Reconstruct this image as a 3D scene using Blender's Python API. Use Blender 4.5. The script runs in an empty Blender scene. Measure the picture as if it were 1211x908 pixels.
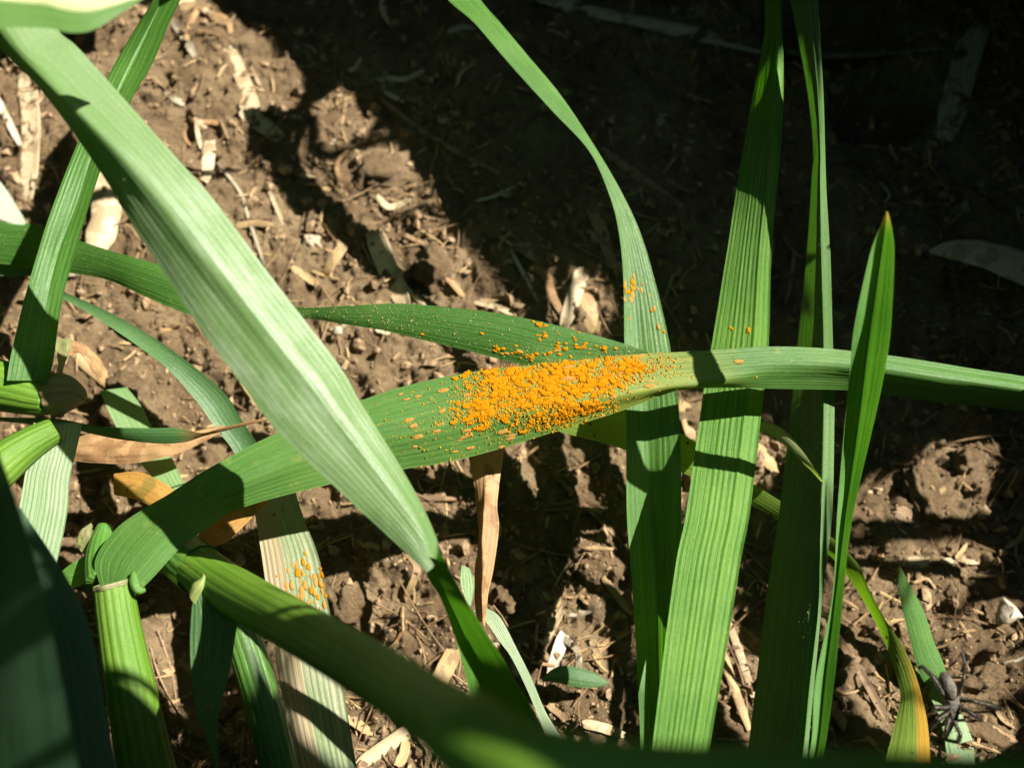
import bpy, bmesh, math, random
import numpy as np
from mathutils import Vector, noise, Euler
random.seed(7); rng = np.random.default_rng(7)
scn = bpy.context.scene
col = scn.collection
scn.unit_settings.system = 'METRIC'; scn.unit_settings.scale_length = 0.01      # one unit is one centimetre
# ------------------------------------------------------------------ camera
W, H = 1211.0, 908.0
TILT = math.radians(20); DIST = 18.0; TANX = 0.51
C0 = np.array([0.0, -DIST*math.sin(TILT), DIST*math.cos(TILT)])
FWD = np.array([0.0, math.sin(TILT), -math.cos(TILT)]); UP = np.array([0.0, math.cos(TILT), math.sin(TILT)]); RT = np.array([1.0, 0, 0])
FPX = W/2/TANX
cam = bpy.data.cameras.new('camera'); cam_o = bpy.data.objects.new('camera', cam); col.objects.link(cam_o)
cam_o.location = C0; cam_o.rotation_euler = (TILT, 0, 0)
cam.sensor_width = 36; cam.lens = 18/TANX; cam.clip_start = 0.05; cam.clip_end = 3000
cam.dof.use_dof = True; cam.dof.focus_distance = 14.2; cam.dof.aperture_fstop = 0.195
scn.camera = cam_o
# ------------------------------------------------------------------ light
SUN_EL, SUN_AZ = math.radians(48), math.radians(68)
S = np.array([math.sin(SUN_AZ)*math.cos(SUN_EL), math.cos(SUN_AZ)*math.cos(SUN_EL), math.sin(SUN_EL)])
world = bpy.data.worlds.new('World'); scn.world = world; world.use_nodes = True
wn = world.node_tree.nodes; sky = wn.new('ShaderNodeTexSky'); sky.sky_type = 'NISHITA'; sky.sun_disc = False
sky.sun_elevation = SUN_EL; sky.sun_rotation = SUN_AZ; sky.air_density = 0.7; sky.dust_density = 0.4
bg = wn['Background']; bg.inputs['Strength'].default_value = 0.05
world.node_tree.links.new(sky.outputs[0], bg.inputs[0])
sun = bpy.data.lights.new('sun', 'SUN'); sun.energy = 5.0; sun.angle = math.radians(0.53); sun.color = (1.0, 0.95, 0.87)
sun_o = bpy.data.objects.new('sun', sun); col.objects.link(sun_o); sun_o.location = S*60
sun_o.rotation_euler = Vector(S).to_track_quat('Z', 'Y').to_euler()
scn.view_settings.view_transform = 'Standard'; scn.view_settings.look = 'None'
scn.view_settings.exposure = 1.45; scn.view_settings.gamma = 1.0
scn.cycles.max_bounces = 6; scn.cycles.transmission_bounces = 4

# ------------------------------------------------------------------ geometry helpers
def P(px, py, z):
    d = FWD + RT*((px-W/2)/FPX) - UP*((py-H/2)/FPX)
    return C0 + d*((z-C0[2])/d[2])
def proj(p):
    v = np.asarray(p) - C0
    d = v @ FWD
    return W/2 + FPX*(v @ RT)/d, H/2 - FPX*(v @ UP)/d, d
def fr(x, y, f, o=4): return noise.fractal(Vector((x*f, y*f, 3.7)), 0.9, 2.1, o)
HOLES = [(P(1050,118,0), 0.95, 0.75, 2.2), (P(985,22,0), 1.3, .9, 2.0), (P(400,775,0), .7, .5, .5), (P(990,330,0), 1.2, 1.0, .5), (P(245,770,0), .7, .8, .7)]
def gh(x, y):
    h = 0.34*fr(x+9, y, .22, 3) + 0.17*fr(x, y+4, .9, 4)
    v = noise.voronoi(Vector((x*1.05, y*1.05, 1.3)))[0]
    h += 0.10*min(1.0, (v[1]-v[0])*3.0) - 0.04 + 0.13*fr(x+30, y, 2.3, 5)
    v = noise.voronoi(Vector((x*3.1, y*3.1, 5.3)))[0]
    h += 0.05*min(1.0, (v[1]-v[0])*3.2) + 0.055*fr(x, y, 5.0, 4) + 0.022*fr(x, y, 14.0, 2)
    for c, rx, ry, d in HOLES:
        q = ((x-c[0])/rx)**2 + ((y-c[1])/ry)**2
        if q < 6: h -= d*math.exp(-q*q)
    return h
def G(px, py, off=0.0):
    p = P(px, py, 0)
    for _ in range(3): p = P(px, py, gh(p[0], p[1])+off)
    return p
def zmap(z): return np.interp(z, [-5, 0, 6, 9, 12, 20], [-5, 0, 4.5, 8, 12, 20])
def catmull(pts, n):
    p = np.asarray(pts, float)
    if len(p) == 2: return p[0] + (p[1]-p[0])*np.linspace(0, 1, n)[:, None]
    e = np.vstack([2*p[0]-p[1], p, 2*p[-1]-p[-2]])
    out = []
    for i in range(len(p)-1):
        a, b, c, d = e[i:i+4]; t = np.linspace(0, 1, 24, endpoint=False)[:, None]
        out.append(.5*((2*b)+(-a+c)*t+(2*a-5*b+4*c-d)*t*t+(-a+3*b-3*c+d)*t**3))
    q = np.vstack(out+[p[-1:]])
    s = np.r_[0, np.cumsum(np.linalg.norm(np.diff(q, axis=0), axis=1))]; s /= s[-1]
    u = np.linspace(0, 1, n)
    return np.stack([np.interp(u, s, q[:, k]) for k in range(q.shape[1])], 1)
def prof(vals, n):
    v = np.asarray(vals, float)
    if v.ndim == 0: return np.full(n, float(v))
    if len(v) == 1: return np.full(n, v[0])
    x = np.linspace(0, 1, n); t = np.linspace(0, 1, len(v))
    r = np.interp(x, t, v); k = max(3, n//(len(v)*2))|1
    pad = np.r_[np.full(k//2, r[0]), r, np.full(k//2, r[-1])]
    sm = np.convolve(pad, np.ones(k)/k, 'valid'); w = np.clip(np.minimum(x, 1-x)*8, 0, 1)
    return r*(1-w)+sm*w
def grid_mesh(name, V, uv1, uv2, closed=False):
    n, k = V.shape[:2]
    f = []; kk = k if closed else k-1
    idx = np.arange(n*k).reshape(n, k)
    a = idx[:-1, :kk]; b = np.roll(idx, -1, 1)[:-1, :kk]; c = np.roll(idx, -1, 1)[1:, :kk]; d = idx[1:, :kk]
    F = np.stack([a, b, c, d], -1).reshape(-1, 4)
    me = bpy.data.meshes.new(name)
    me.from_pydata(V.reshape(-1, 3).tolist(), [], F.tolist())
    li = np.empty(len(me.loops), dtype=np.int32); me.loops.foreach_get('vertex_index', li)
    for nm, uv in (('veins', uv1), ('frac', uv2)):
        L = me.uv_layers.new(name=nm); L.data.foreach_set('uv', uv.reshape(-1, 2)[li].astype(np.float32).ravel())
    me.polygons.foreach_set('use_smooth', [True]*len(me.polygons)); me.update()
    return me
def link(name, me, mat, parent=None, label=None, cat=None, group=None, kind=None, loc=None):
    o = bpy.data.objects.new(name, me); col.objects.link(o)
    if me is not None and mat is not None and len(me.materials) == 0: me.materials.append(mat)
    if parent is not None: o.parent = parent
    if loc is not None: o.location = loc
    for k, v in (('label', label), ('category', cat), ('group', group), ('kind', kind)):
        if v: o[k] = v
    return o
LIT = []; LITL = []; DARK = []            # world points that the photograph shows in sunlight
def inpoly(x, y, poly):
    r = np.zeros(np.shape(x), bool); n = len(poly)
    for i in range(n):
        (x0, y0), (x1, y1) = poly[i], poly[(i+1) % n]
        if y0 == y1: continue
        c = ((y0 > y) != (y1 > y)) & (x < (x1-x0)*(y-y0)/(y1-y0)+x0)
        r ^= c
    return r
def surface(L, R, z, M=None, zM=None, N=110, K=None, nv=10, ridge=.006, bow=0.0, soft=.25, wob=0.01, seed=0):
    """A leaf surface between two edge curves (with an optional fold line M), each with its own height."""
    K = K or nv*4+1
    zl = [a[0] if isinstance(a, tuple) else a for a in z]; zr = [a[-1] if isinstance(a, tuple) else a for a in z]
    def curve(e, zz):
        q = catmull(e, N); h = prof(zmap(zz), N)
        return np.array([P(q[i, 0], q[i, 1], h[i]) for i in range(N)])
    a, b = curve(L, zl), curve(R, zr)
    u = np.linspace(0, 1, K)
    if M is not None:
        m = curve(M, zM if zM is not None else [max(p, q) for p, q in zip(zl, zr)])
        wl = np.linalg.norm(m-a, axis=1); wr = np.linalg.norm(b-m, axis=1); um = np.clip(wl/(wl+wr+1e-6), .05, .95)
        V = np.zeros((N, K, 3))
        for i in range(N):
            x = um[i]; s = soft*min(x, 1-x)
            lo = a[i] + (m[i]-a[i])*(u/x)[:, None]; hi = m[i] + (b[i]-m[i])*((u-x)/(1-x))[:, None]
            w = np.clip((u-x+s)/(2*s+1e-9), 0, 1); w = (w*w*(3-2*w))[:, None]
            V[i] = lo*(1-w)+hi*w
    else:
        V = a[:, None]*(1-u)[None, :, None] + b[:, None]*u[None, :, None]
    T = np.gradient(V, axis=0); A = np.gradient(V, axis=1)
    Nn = np.cross(A, T); Nn /= np.linalg.norm(Nn, axis=2, keepdims=True)+1e-9
    mean = Nn.mean(axis=1, keepdims=True); mean /= np.linalg.norm(mean, axis=2, keepdims=True)+1e-9
    sg = np.where(mean[..., 2:] < 0, -1, 1); Nn = np.where((Nn*mean).sum(2, keepdims=True) < 0, -Nn, Nn)*sg; 
    width = np.linalg.norm(b-a, axis=1)
    arc = (1-(2*u-1)**2)
    rv = np.random.default_rng(seed+5); uw = u+np.interp(u, np.linspace(0, 1, nv+1), np.r_[0, rv.normal(0, .22/nv, nv-1), 0])
    rd = (0.5+0.5*np.cos(2*np.pi*nv*uw))*np.interp(u, np.linspace(0, 1, nv+1), rv.uniform(.25, 1.15, nv+1))+.18*np.cos(2*np.pi*nv*2.0*uw+1)
    tt = np.linspace(0, 1, N)
    wv = np.array([[noise.noise(Vector((t*9+seed*3.1, x*2.3+seed, seed*1.7))) for x in u] for t in tt])
    off = bow*width[:, None]*arc[None] + ridge*np.minimum(width, 1)[:, None]*rd[None] + wob*wv*np.minimum(1, width)[:, None]
    V = V + Nn*off[..., None]
    ln = np.r_[0, np.cumsum(np.linalg.norm(np.diff((a+b)/2, axis=0), axis=1))]
    uv1 = np.stack(np.broadcast_arrays(u[None]*nv, ln[:, None]), -1)
    uv2 = np.stack(np.broadcast_arrays(u[None], tt[:, None]), -1)
    return V, Nn, uv1, uv2
def mark(q, polys, dst):
    if not polys: return
    x, y, d = proj(q); keep = np.zeros(len(q), bool)
    for poly in polys: keep |= inpoly(x, y, poly)
    dst.append(q[keep])
def leaf(name, mat, L, R, z, label=None, cat='leaf', group=None, parent=None, lit=None, dark=None, soft_keep=False, **kw):
    V, Nn, uv1, uv2 = surface(L, R, z, seed=len(bpy.data.objects), **kw)
    if lit:
        q = V[:, ::3].reshape(-1, 3); x, y, d = proj(q)
        keep = np.zeros(len(q), bool)
        for poly in lit: keep |= inpoly(x, y, poly)
        (LIT if soft_keep else LITL).append(q[keep])
    mark(V[::2, ::4].reshape(-1, 3), dark, DARK)
    base = V[0].mean(0) if parent is None else np.array(parent.location)
    me = grid_mesh(name, V-base, uv1, uv2)
    o = link(name, me, mat, parent, label, cat if parent is None else None, group, loc=base if parent is None else None)
    o_data[o.name] = (V, Nn)
    return o
o_data = {}
ALL = [(-300,-300),(1500,-300),(1500,1200),(-300,1200)]
def tube(name, mat, pts, label=None, cat=None, parent=None, lit=None, dark=None, N=60, K=64, nv=8, ridge=.016, flat=1.0, group=None, caps=True):
    """A stem through (px, py, z, radius in px)."""
    pts = [(a, b, float(zmap(z)), r_) for a, b, z, r_ in pts]; q = catmull(pts, N)
    c = np.array([P(*r[:3]) for r in q]); rad = np.array([q[i, 3]*proj(c[i])[2]/FPX for i in range(N)])
    T = np.gradient(c, axis=0); T /= np.linalg.norm(T, axis=1, keepdims=True)
    view = C0 - c; view /= np.linalg.norm(view, axis=1, keepdims=True)
    B = np.cross(T, view); B /= np.linalg.norm(B, axis=1, keepdims=True); Nv = np.cross(B, T)
    th = np.linspace(0, 2*np.pi, K, endpoint=False)
    rr = 1 + ridge*np.cos(nv*2*th)
    V = c[:, None] + rad[:, None, None]*rr[None, :, None]*(np.cos(th)[None, :, None]*B[:, None] + flat*np.sin(th)[None, :, None]*Nv[:, None])
    if caps:
        V = np.concatenate([c[None, :1].repeat(K, 1)*1.0, V, c[None, -1:].repeat(K, 1)], 0); 
        V[0] = c[0]; V[-1] = c[-1]
    n = len(V); u = th/(2*np.pi)
    ln = np.linspace(0, np.linalg.norm(np.diff(c, axis=0), axis=1).sum(), n)
    uv1 = np.stack(np.broadcast_arrays(u[None]*nv*2, ln[:, None]), -1); uv2 = np.stack(np.broadcast_arrays(u[None], np.linspace(0, 1, n)[:, None]), -1)
    if lit:
        g = V[::2, ::3].reshape(-1, 3); x, y, d = proj(g); keep = np.zeros(len(g), bool)
        for poly in lit: keep |= inpoly(x, y, poly)
        LIT.append(g[keep])
    mark(V[::2, ::3].reshape(-1, 3), dark, DARK)
    base = c[0] if parent is None else np.array(parent.location)
    me = grid_mesh(name, V-base, uv1, uv2, closed=True)
    return link(name, me, mat, parent, label, cat, group, loc=base if parent is None else None)
def empty(name, label, cat, loc, group=None): return link(name, None, None, None, label, cat, group, loc=loc)

# ------------------------------------------------------------------ materials
class NT:
    def __init__(s, name):
        s.m = bpy.data.materials.new(name); s.m.use_nodes = True; s.t = s.m.node_tree; s.t.nodes.clear()
        s.out = s.t.nodes.new('ShaderNodeOutputMaterial')
    def n(s, ty, **kw):
        nd = s.t.nodes.new(ty)
        for k, v in kw.items():
            if k.startswith('i_'): nd.inputs[int(k[2:]) if k[2:].isdigit() else k[2:].replace('_', ' ')].default_value = v
            else: setattr(nd, k, v)
        return nd
    def l(s, a, b): s.t.links.new(a, b)
    def math(s, op, a, b=None, clamp=False):
        nd = s.n('ShaderNodeMath', operation=op, use_clamp=clamp)
        for i, v in enumerate((a, b)):
            if v is None: continue
            if isinstance(v, (int, float)): nd.inputs[i].default_value = v
            else: s.l(v, nd.inputs[i])
        return nd.outputs[0]
    def mix(s, f, a, b, mode='MIX'):
        nd = s.n('ShaderNodeMix', data_type='RGBA', blend_type=mode)
        for i, v in ((0, f), (6, a), (7, b)):
            if isinstance(v, (int, float)): nd.inputs[i].default_value = v
            elif isinstance(v, tuple): nd.inputs[i].default_value = (*v, 1) if len(v) == 3 else v
            else: s.l(v, nd.inputs[i])
        return nd.outputs[2]
    def noise(s, vec, scale, detail=3, rough=.55):
        nd = s.n('ShaderNodeTexNoise'); nd.inputs['Scale'].default_value = scale; nd.inputs['Detail'].default_value = detail; nd.inputs['Roughness'].default_value = rough
        if vec is not None: s.l(vec, nd.inputs['Vector'])
        return nd.outputs['Fac']
    def ramp(s, f, lo, hi, a=0.0, b=1.0):
        nd = s.n('ShaderNodeMapRange'); nd.interpolation_type = 'SMOOTHSTEP'
        s.l(f, nd.inputs[0])
        for i, v in ((1, lo), (2, hi), (3, a), (4, b)): nd.inputs[i].default_value = v
        return nd.outputs[0]
def leafmat(name, base, vein, pale, trans=.3, tcol=None, rough=.42, spec=.5, dust=0.0, dustcol=(.45, .42, .30), tip=None, tipcol=(.4, .27, .12), streak=.5, bump=.5, blotch=None, margin=None, spot=None, painted_sheen=0.0, halo=None, mt=None):
    b = NT(name)
    uv = b.n('ShaderNodeUVMap', uv_map='veins').outputs[0]; fr_ = b.n('ShaderNodeUVMap', uv_map='frac').outputs[0]
    geo = b.n('ShaderNodeTexCoord').outputs['Object']
    sx = b.n('ShaderNodeSeparateXYZ'); b.l(uv, sx.inputs[0]); sf = b.n('ShaderNodeSeparateXYZ'); b.l(fr_, sf.inputs[0])
    m1 = b.n('ShaderNodeMapping'); m1.inputs['Scale'].default_value = (.75, .02, 1); b.l(uv, m1.inputs[0]); band = b.noise(m1.outputs[0], 1.3, 2, .6)
    ux = b.math('ADD', sx.outputs[0], b.math('MULTIPLY', band, 1.1))
    w = b.math('ADD', b.math('MULTIPLY', b.math('COSINE', b.math('MULTIPLY', ux, 2*math.pi)), .5), .5)
    w = b.math('MULTIPLY', w, w)
    w2 = b.math('ADD', b.math('MULTIPLY', b.math('COSINE', b.math('MULTIPLY', ux, 6*math.pi)), .5), .5)
    mp = b.n('ShaderNodeMapping'); mp.inputs['Scale'].default_value = (2.2, .55, 1); b.l(uv, mp.inputs[0])
    st = b.noise(mp.outputs[0], 1.6, 4, .65)
    mp2 = b.n('ShaderNodeMapping'); mp2.inputs['Scale'].default_value = (7, 1.2, 1); b.l(uv, mp2.inputs[0])
    st2 = b.noise(mp2.outputs[0], 1.5, 3, .6)
    big = b.noise(geo, .9, 3); fine = b.noise(geo, 26, 3, .7)
    c = b.mix(b.math('MULTIPLY', w, b.math('ADD', b.math('MULTIPLY', st, streak*1.3), .15)), base, vein)
    c = b.mix(b.ramp(band, .47, .62, 0, streak*.7), c, pale)
    c = b.mix(b.math('MULTIPLY', w2, streak*.35), c, vein)
    c = b.mix(b.ramp(st2, .42, .72, 0, streak), c, pale)
    c = b.mix(b.ramp(big, .4, .72, 0, .55), c, pale)
    c = b.mix(b.ramp(fine, .42, .75, 0, .28), c, tuple(x*.45 for x in base))
    mp3 = b.n('ShaderNodeMapping'); mp3.inputs['Scale'].default_value = (.28, .9, 1); b.l(uv, mp3.inputs[0])
    if painted_sheen: c = b.mix(b.math('MULTIPLY', b.ramp(b.noise(mp3.outputs[0], 1.0, 5, .65), .36, .80, 0, painted_sheen), b.math('MULTIPLY', b.ramp(sf.outputs[1], .42, .58), b.ramp(sf.outputs[1], .96, .74))), c, (.48, .54, .42))  # whitish sheen painted into the leaf colour along part of its length
    if blotch:
        c = b.mix(b.ramp(b.noise(geo, blotch[1], 3), blotch[2], blotch[2]+.08, 0, blotch[3]), c, blotch[0])
    if halo:
        f = b.math('MULTIPLY', b.ramp(sf.outputs[1], halo[1], halo[2]), b.ramp(sf.outputs[1], halo[4], halo[3]))
        c = b.mix(b.math('MULTIPLY', f, b.ramp(b.noise(mp.outputs[0], 2.2, 3), .38, .62, .15, .75)), c, halo[0])
    if margin:       # dry coloured edge: (colour, u threshold, side)
        um = sf.outputs[0] if margin[2] > 0 else b.math('SUBTRACT', 1.0, sf.outputs[0])
        f = b.ramp(b.math('ADD', um, b.math('MULTIPLY', b.math('SUBTRACT', st, .5), .3)), margin[1], margin[1]+.12)
        if mt: f = b.math('MULTIPLY', f, b.ramp(sf.outputs[1], mt[0], mt[1]))
        c = b.mix(f, c, margin[0])
    if tip:
        f = b.ramp(b.math('ADD', sf.outputs[1], b.math('MULTIPLY', b.math('SUBTRACT', st2, .5), .12)), tip[0], tip[1])
        c = b.mix(f, c, tipcol)
    if spot:
        v = b.n('ShaderNodeTexVoronoi'); v.inputs['Scale'].default_value = spot[1]; b.l(geo, v.inputs['Vector'])
        c = b.mix(b.math('MULTIPLY', b.ramp(v.outputs['Distance'], spot[2], spot[2]+.07, 1, 0), spot[3] if len(spot) > 3 else .9), c, spot[0])
    if dust:
        v = b.n('ShaderNodeTexVoronoi'); v.inputs['Scale'].default_value = 17; b.l(geo, v.inputs['Vector'])
        dm = b.math('MULTIPLY', b.ramp(v.outputs['Distance'], .10, .22, 1, 0), b.ramp(b.noise(geo, 2.6, 3), .52, .66))
        c = b.mix(b.math('MULTIPLY', dm, dust), c, dustcol)
        c = b.mix(b.math('MULTIPLY', b.ramp(b.noise(geo, 60, 2), .55, .75), dust*.4), c, dustcol)
    hgt = b.math('ADD', b.math('MULTIPLY', w, .35), b.math('ADD', b.math('MULTIPLY', st2, .6), b.math('MULTIPLY', fine, .5)))
    bp = b.n('ShaderNodeBump'); bp.inputs['Strength'].default_value = bump; bp.inputs['Distance'].default_value = .015; b.l(hgt, bp.inputs['Height'])
    pr = b.n('ShaderNodeBsdfPrincipled'); b.l(c, pr.inputs['Base Color']); b.l(bp.outputs[0], pr.inputs['Normal'])
    b.l(b.math('ADD', b.math('MULTIPLY', fine, .25), rough-.12), pr.inputs['Roughness']); pr.inputs['Specular IOR Level'].default_value = spec
    tr = b.n('ShaderNodeBsdfTranslucent'); b.l(b.mix(1.0, c, tcol or (1.15, 1.5, .35), 'MULTIPLY'), tr.inputs[0]); b.l(bp.outputs[0], tr.inputs['Normal'])
    ms = b.n('ShaderNodeMixShader'); ms.inputs[0].default_value = trans; b.l(pr.outputs[0], ms.inputs[1]); b.l(tr.outputs[0], ms.inputs[2])
    b.l(ms.outputs[0], b.out.inputs[0])
    return b.m
def drymat(name, a, bcol, dark, trans=.12, rough=.55, spec=.35):
    return leafmat(name, a, bcol, tuple(min(1, x*1.25) for x in a), trans=trans, tcol=(1.2, 1.0, .7), rough=rough, spec=spec, streak=.6, bump=.7, blotch=(dark, 3.0, .52, .7), spot=(tuple(x*.3 for x in dark), 9, .06, .6))
GREEN = (.072, .185, .034); GPALE = (.15, .28, .085); GVEIN = (.045, .125, .028)
M_pale = leafmat('pale_sheen_leaf', (.100, .195, .050), (.115, .205, .060), (.150, .235, .085), trans=.24, rough=.44, spec=.6, streak=.42, bump=.45, dust=.5, painted_sheen=.42)
M_rust = leafmat('rusted_leaf', (.07, .185, .030), (.032, .110, .022), (.13, .24, .05), trans=.28, rough=.46, spec=.4, dust=.25, blotch=((.24, .27, .06), 4, .62, .35), halo=((.30, .29, .035), .36, .42, .52, .58))
M_two = leafmat('dusty_leaf', (.05, .165, .018), (.026, .095, .012), (.10, .22, .04), trans=.3, rough=.46, spec=.4, dust=.85)
M_tall = leafmat('bright_ribbed_leaf', (.075, .235, .014), (.030, .120, .010), (.17, .33, .04), trans=.4, rough=.5, spec=.3, streak=.75, bump=.8)
M_center = leafmat('narrow_leaf', (.06, .18, .020), (.032, .105, .012), (.13, .28, .05), trans=.42, rough=.42, spec=.45, streak=.6, dust=.3)
M_grey = leafmat('dust_coated_leaf', (.055, .145, .025), (.032, .095, .018), (.10, .19, .05), trans=.22, rough=.55, spec=.3, dust=.8, dustcol=(.22, .19, .10), streak=.6)
M_tip = leafmat('grooved_leaf', (.07, .195, .034), (.040, .12, .022), (.15, .29, .08), trans=.36, rough=.44, spec=.5, dust=.4, tip=(.97, 1.0), tipcol=(.45, .25, .14))
M_yel = leafmat('yellowing_leaf', (.17, .27, .03), (.10, .20, .02), (.30, .36, .10), trans=.45, rough=.45, streak=.5, blotch=((.33, .30, .05), 1.2, .5, .8))
M_spotyel = leafmat('spotted_yellow_leaf', (.19, .32, .030), (.12, .23, .02), (.30, .40, .08), trans=.45, rough=.5, margin=((.55, .33, .03), .62, -1), spot=((.04, .02, .01), 4.5, .09, .8), mt=(.66, .78))
M_dull = leafmat('dull_green_leaf', (.045, .125, .032), (.03, .09, .025), (.10, .20, .065), trans=.25, rough=.5, dust=.5)
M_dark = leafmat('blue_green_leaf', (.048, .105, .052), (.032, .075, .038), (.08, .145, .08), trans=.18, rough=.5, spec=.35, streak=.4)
M_lightgreen = leafmat('light_green_leaf', (.15, .28, .09), (.10, .21, .06), (.26, .38, .17), trans=.25, rough=.5, dust=.4)
M_greywhite = leafmat('bleached_green_leaf', (.20, .30, .14), (.14, .23, .10), (.34, .40, .25), trans=.2, rough=.5)
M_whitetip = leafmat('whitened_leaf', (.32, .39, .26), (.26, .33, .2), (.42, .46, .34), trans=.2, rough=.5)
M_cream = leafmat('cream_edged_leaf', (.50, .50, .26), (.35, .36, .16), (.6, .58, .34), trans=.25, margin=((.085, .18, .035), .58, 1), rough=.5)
M_rustpale = leafmat('faded_rusted_leaf', (.15, .24, .085), (.09, .17, .055), (.36, .34, .22), trans=.2, rough=.5, streak=.8, margin=((.30, .24, .13), .55, -1))
M_stem = leafmat('green_stem', (.095, .215, .012), (.055, .145, .010), (.16, .28, .03), trans=.22, rough=.5, spec=.35, streak=.6, bump=.8, dust=.35)
M_sheath = leafmat('leaf_sheath', (.07, .20, .025), (.05, .15, .02), (.13, .27, .05), trans=.22, rough=.4, dust=.5)
M_collar = leafmat('collar_skin', (.20, .22, .07), (.15, .18, .05), (.36, .31, .18), trans=.3, rough=.6, blotch=((.25, .28, .08), 6, .55, .8))
M_ligule = leafmat('ligule_skin', (.30, .36, .10), (.22, .29, .06), (.42, .44, .2), trans=.4, rough=.5)
M_node = leafmat('stem_node', (.20, .19, .05), (.15, .14, .04), (.32, .23, .11), trans=.1, rough=.6, bump=1.5, blotch=((.30, .20, .11), 4, .5, .8))
M_straw = drymat('straw', (.40, .28, .13), (.27, .18, .08), (.24, .15, .08))
M_strawpale = drymat('bleached_straw', (.52, .41, .25), (.38, .29, .16), (.30, .21, .11))
M_strawwhite = drymat('white_straw', (.58, .51, .39), (.48, .40, .28), (.38, .29, .19))
M_strawbrown = drymat('brown_straw', (.27, .17, .085), (.18, .11, .055), (.11, .065, .035))
M_strawgrey = drymat('weathered_straw', (.42, .36, .25), (.30, .25, .16), (.18, .14, .09))
M_dry = drymat('dry_leaf', (.42, .26, .12), (.30, .17, .07), (.24, .12, .05), trans=.25)
M_dryorange = drymat('orange_dry_leaf', (.36, .19, .035), (.25, .14, .03), (.16, .13, .02), trans=.3)
def soilmat():
    b = NT('soil'); g = b.n('ShaderNodeTexCoord').outputs['Object']
    n1 = b.noise(g, .55, 5, .6); n2 = b.noise(g, 3.5, 5, .65); n3 = b.noise(g, 16, 5, .75); n4 = b.noise(g, 75, 2, .6)
    c = b.mix(b.ramp(n1, .35, .68), (.220, .142, .068), (.40, .285, .150))
    c = b.mix(b.ramp(n2, .42, .70, 0, .75), c, (.125, .075, .036))
    c = b.mix(b.ramp(n3, .55, .75, 0, .6), c, (.50, .38, .23))
    c = b.mix(b.ramp(n3, .44, .30, 0, .75), c, (.085, .052, .028))
    v = b.n('ShaderNodeTexVoronoi'); v.inputs['Scale'].default_value = 11; b.l(g, v.inputs['Vector'])
    c = b.mix(b.math('MULTIPLY', b.ramp(v.outputs['Distance'], .06, .16, 1, 0), b.ramp(n2, .5, .65, 0, .7)), c, (.44, .35, .23))
    hgt = b.math('ADD', b.math('MULTIPLY', n2, 1.2), b.math('ADD', b.math('MULTIPLY', n3, 1.0), b.math('MULTIPLY', n4, .30)))
    bp = b.n('ShaderNodeBump'); bp.inputs['Strength'].default_value = 1.0; bp.inputs['Distance'].default_value = .16; b.l(hgt, bp.inputs['Height'])
    pr = b.n('ShaderNodeBsdfPrincipled'); b.l(c, pr.inputs['Base Color']); b.l(bp.outputs[0], pr.inputs['Normal'])
    b.l(b.ramp(n4, .62, .74, .85, .35), pr.inputs['Roughness']); pr.inputs['Specular IOR Level'].default_value = .3
    b.l(pr.outputs[0], b.out.inputs[0]); return b.m
M_soil = soilmat()
def plain(name, a, c2, scale, rough=.7, spec=.3, bump=.5, sss=0):
    b = NT(name); g = b.n('ShaderNodeTexCoord').outputs['Object']; n = b.noise(g, scale, 4, .65); n2 = b.noise(g, scale*5, 3)
    c = b.mix(b.ramp(n, .38, .65), a, c2)
    bp = b.n('ShaderNodeBump'); bp.inputs['Strength'].default_value = bump; bp.inputs['Distance'].default_value = .02; b.l(b.math('ADD', n, n2), bp.inputs['Height'])
    pr = b.n('ShaderNodeBsdfPrincipled'); b.l(c, pr.inputs['Base Color']); b.l(bp.outputs[0], pr.inputs['Normal'])
    pr.inputs['Roughness'].default_value = rough; pr.inputs['Specular IOR Level'].default_value = spec
    if sss: pr.inputs['Subsurface Weight'].default_value = sss; pr.inputs['Subsurface Radius'].default_value = (.04, .02, .005); pr.inputs['Subsurface Scale'].default_value = 1
    b.l(pr.outputs[0], b.out.inputs[0]); return b.m
M_spore = plain('rust_spores', (.54, .205, .003), (.68, .31, .006), 9, .95, .05, .9)
M_sporedull = plain('old_rust_spores', (.42, .21, .04), (.46, .27, .07), 14, .9, .1, .7)
M_grain = plain('pale_grains', (.40, .30, .16), (.55, .45, .28), 20, .6)
M_clod = M_soil
M_crumb = plain('soil_crumb', (.15, .092, .048), (.36, .25, .14), 7, .85, .3, .8)
M_pebble = plain('pebble', (.32, .24, .16), (.46, .37, .26), 4, .6, .4, .4)
M_spider = plain('spider_body', (.05, .042, .032), (.13, .11, .08), 9, .6, .4, .8)
M_hair = plain('spider_hair', (.05, .045, .035), (.10, .085, .06), 9, .5, .5, .1)

# ------------------------------------------------------------------ ground: one sheet, fine where seen, growing coarse to the horizon
def axis(lo, hi, n, far):
    d = np.linspace(lo, hi, n); st = d[1]-d[0]; out = []; s = st; x = hi
    while x < far: s *= 1.35; x += s; out.append(x)
    o2 = []; s = st; x = lo
    while x > -far: s *= 1.35; x -= s; o2.append(x)
    return np.r_[o2[::-1], d, out]
gx = axis(-12.5, 12.5, 680, 900); gy = axis(-8.5, 12, 560, 900)
GV = np.array([[(x, y, gh(x, y)) for x in gx] for y in gy])
uvg = np.stack(np.broadcast_arrays(gx[None], gy[:, None]), -1)
ground = link('ground', grid_mesh('ground', GV, uvg, uvg), M_soil, kind='structure')

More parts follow.
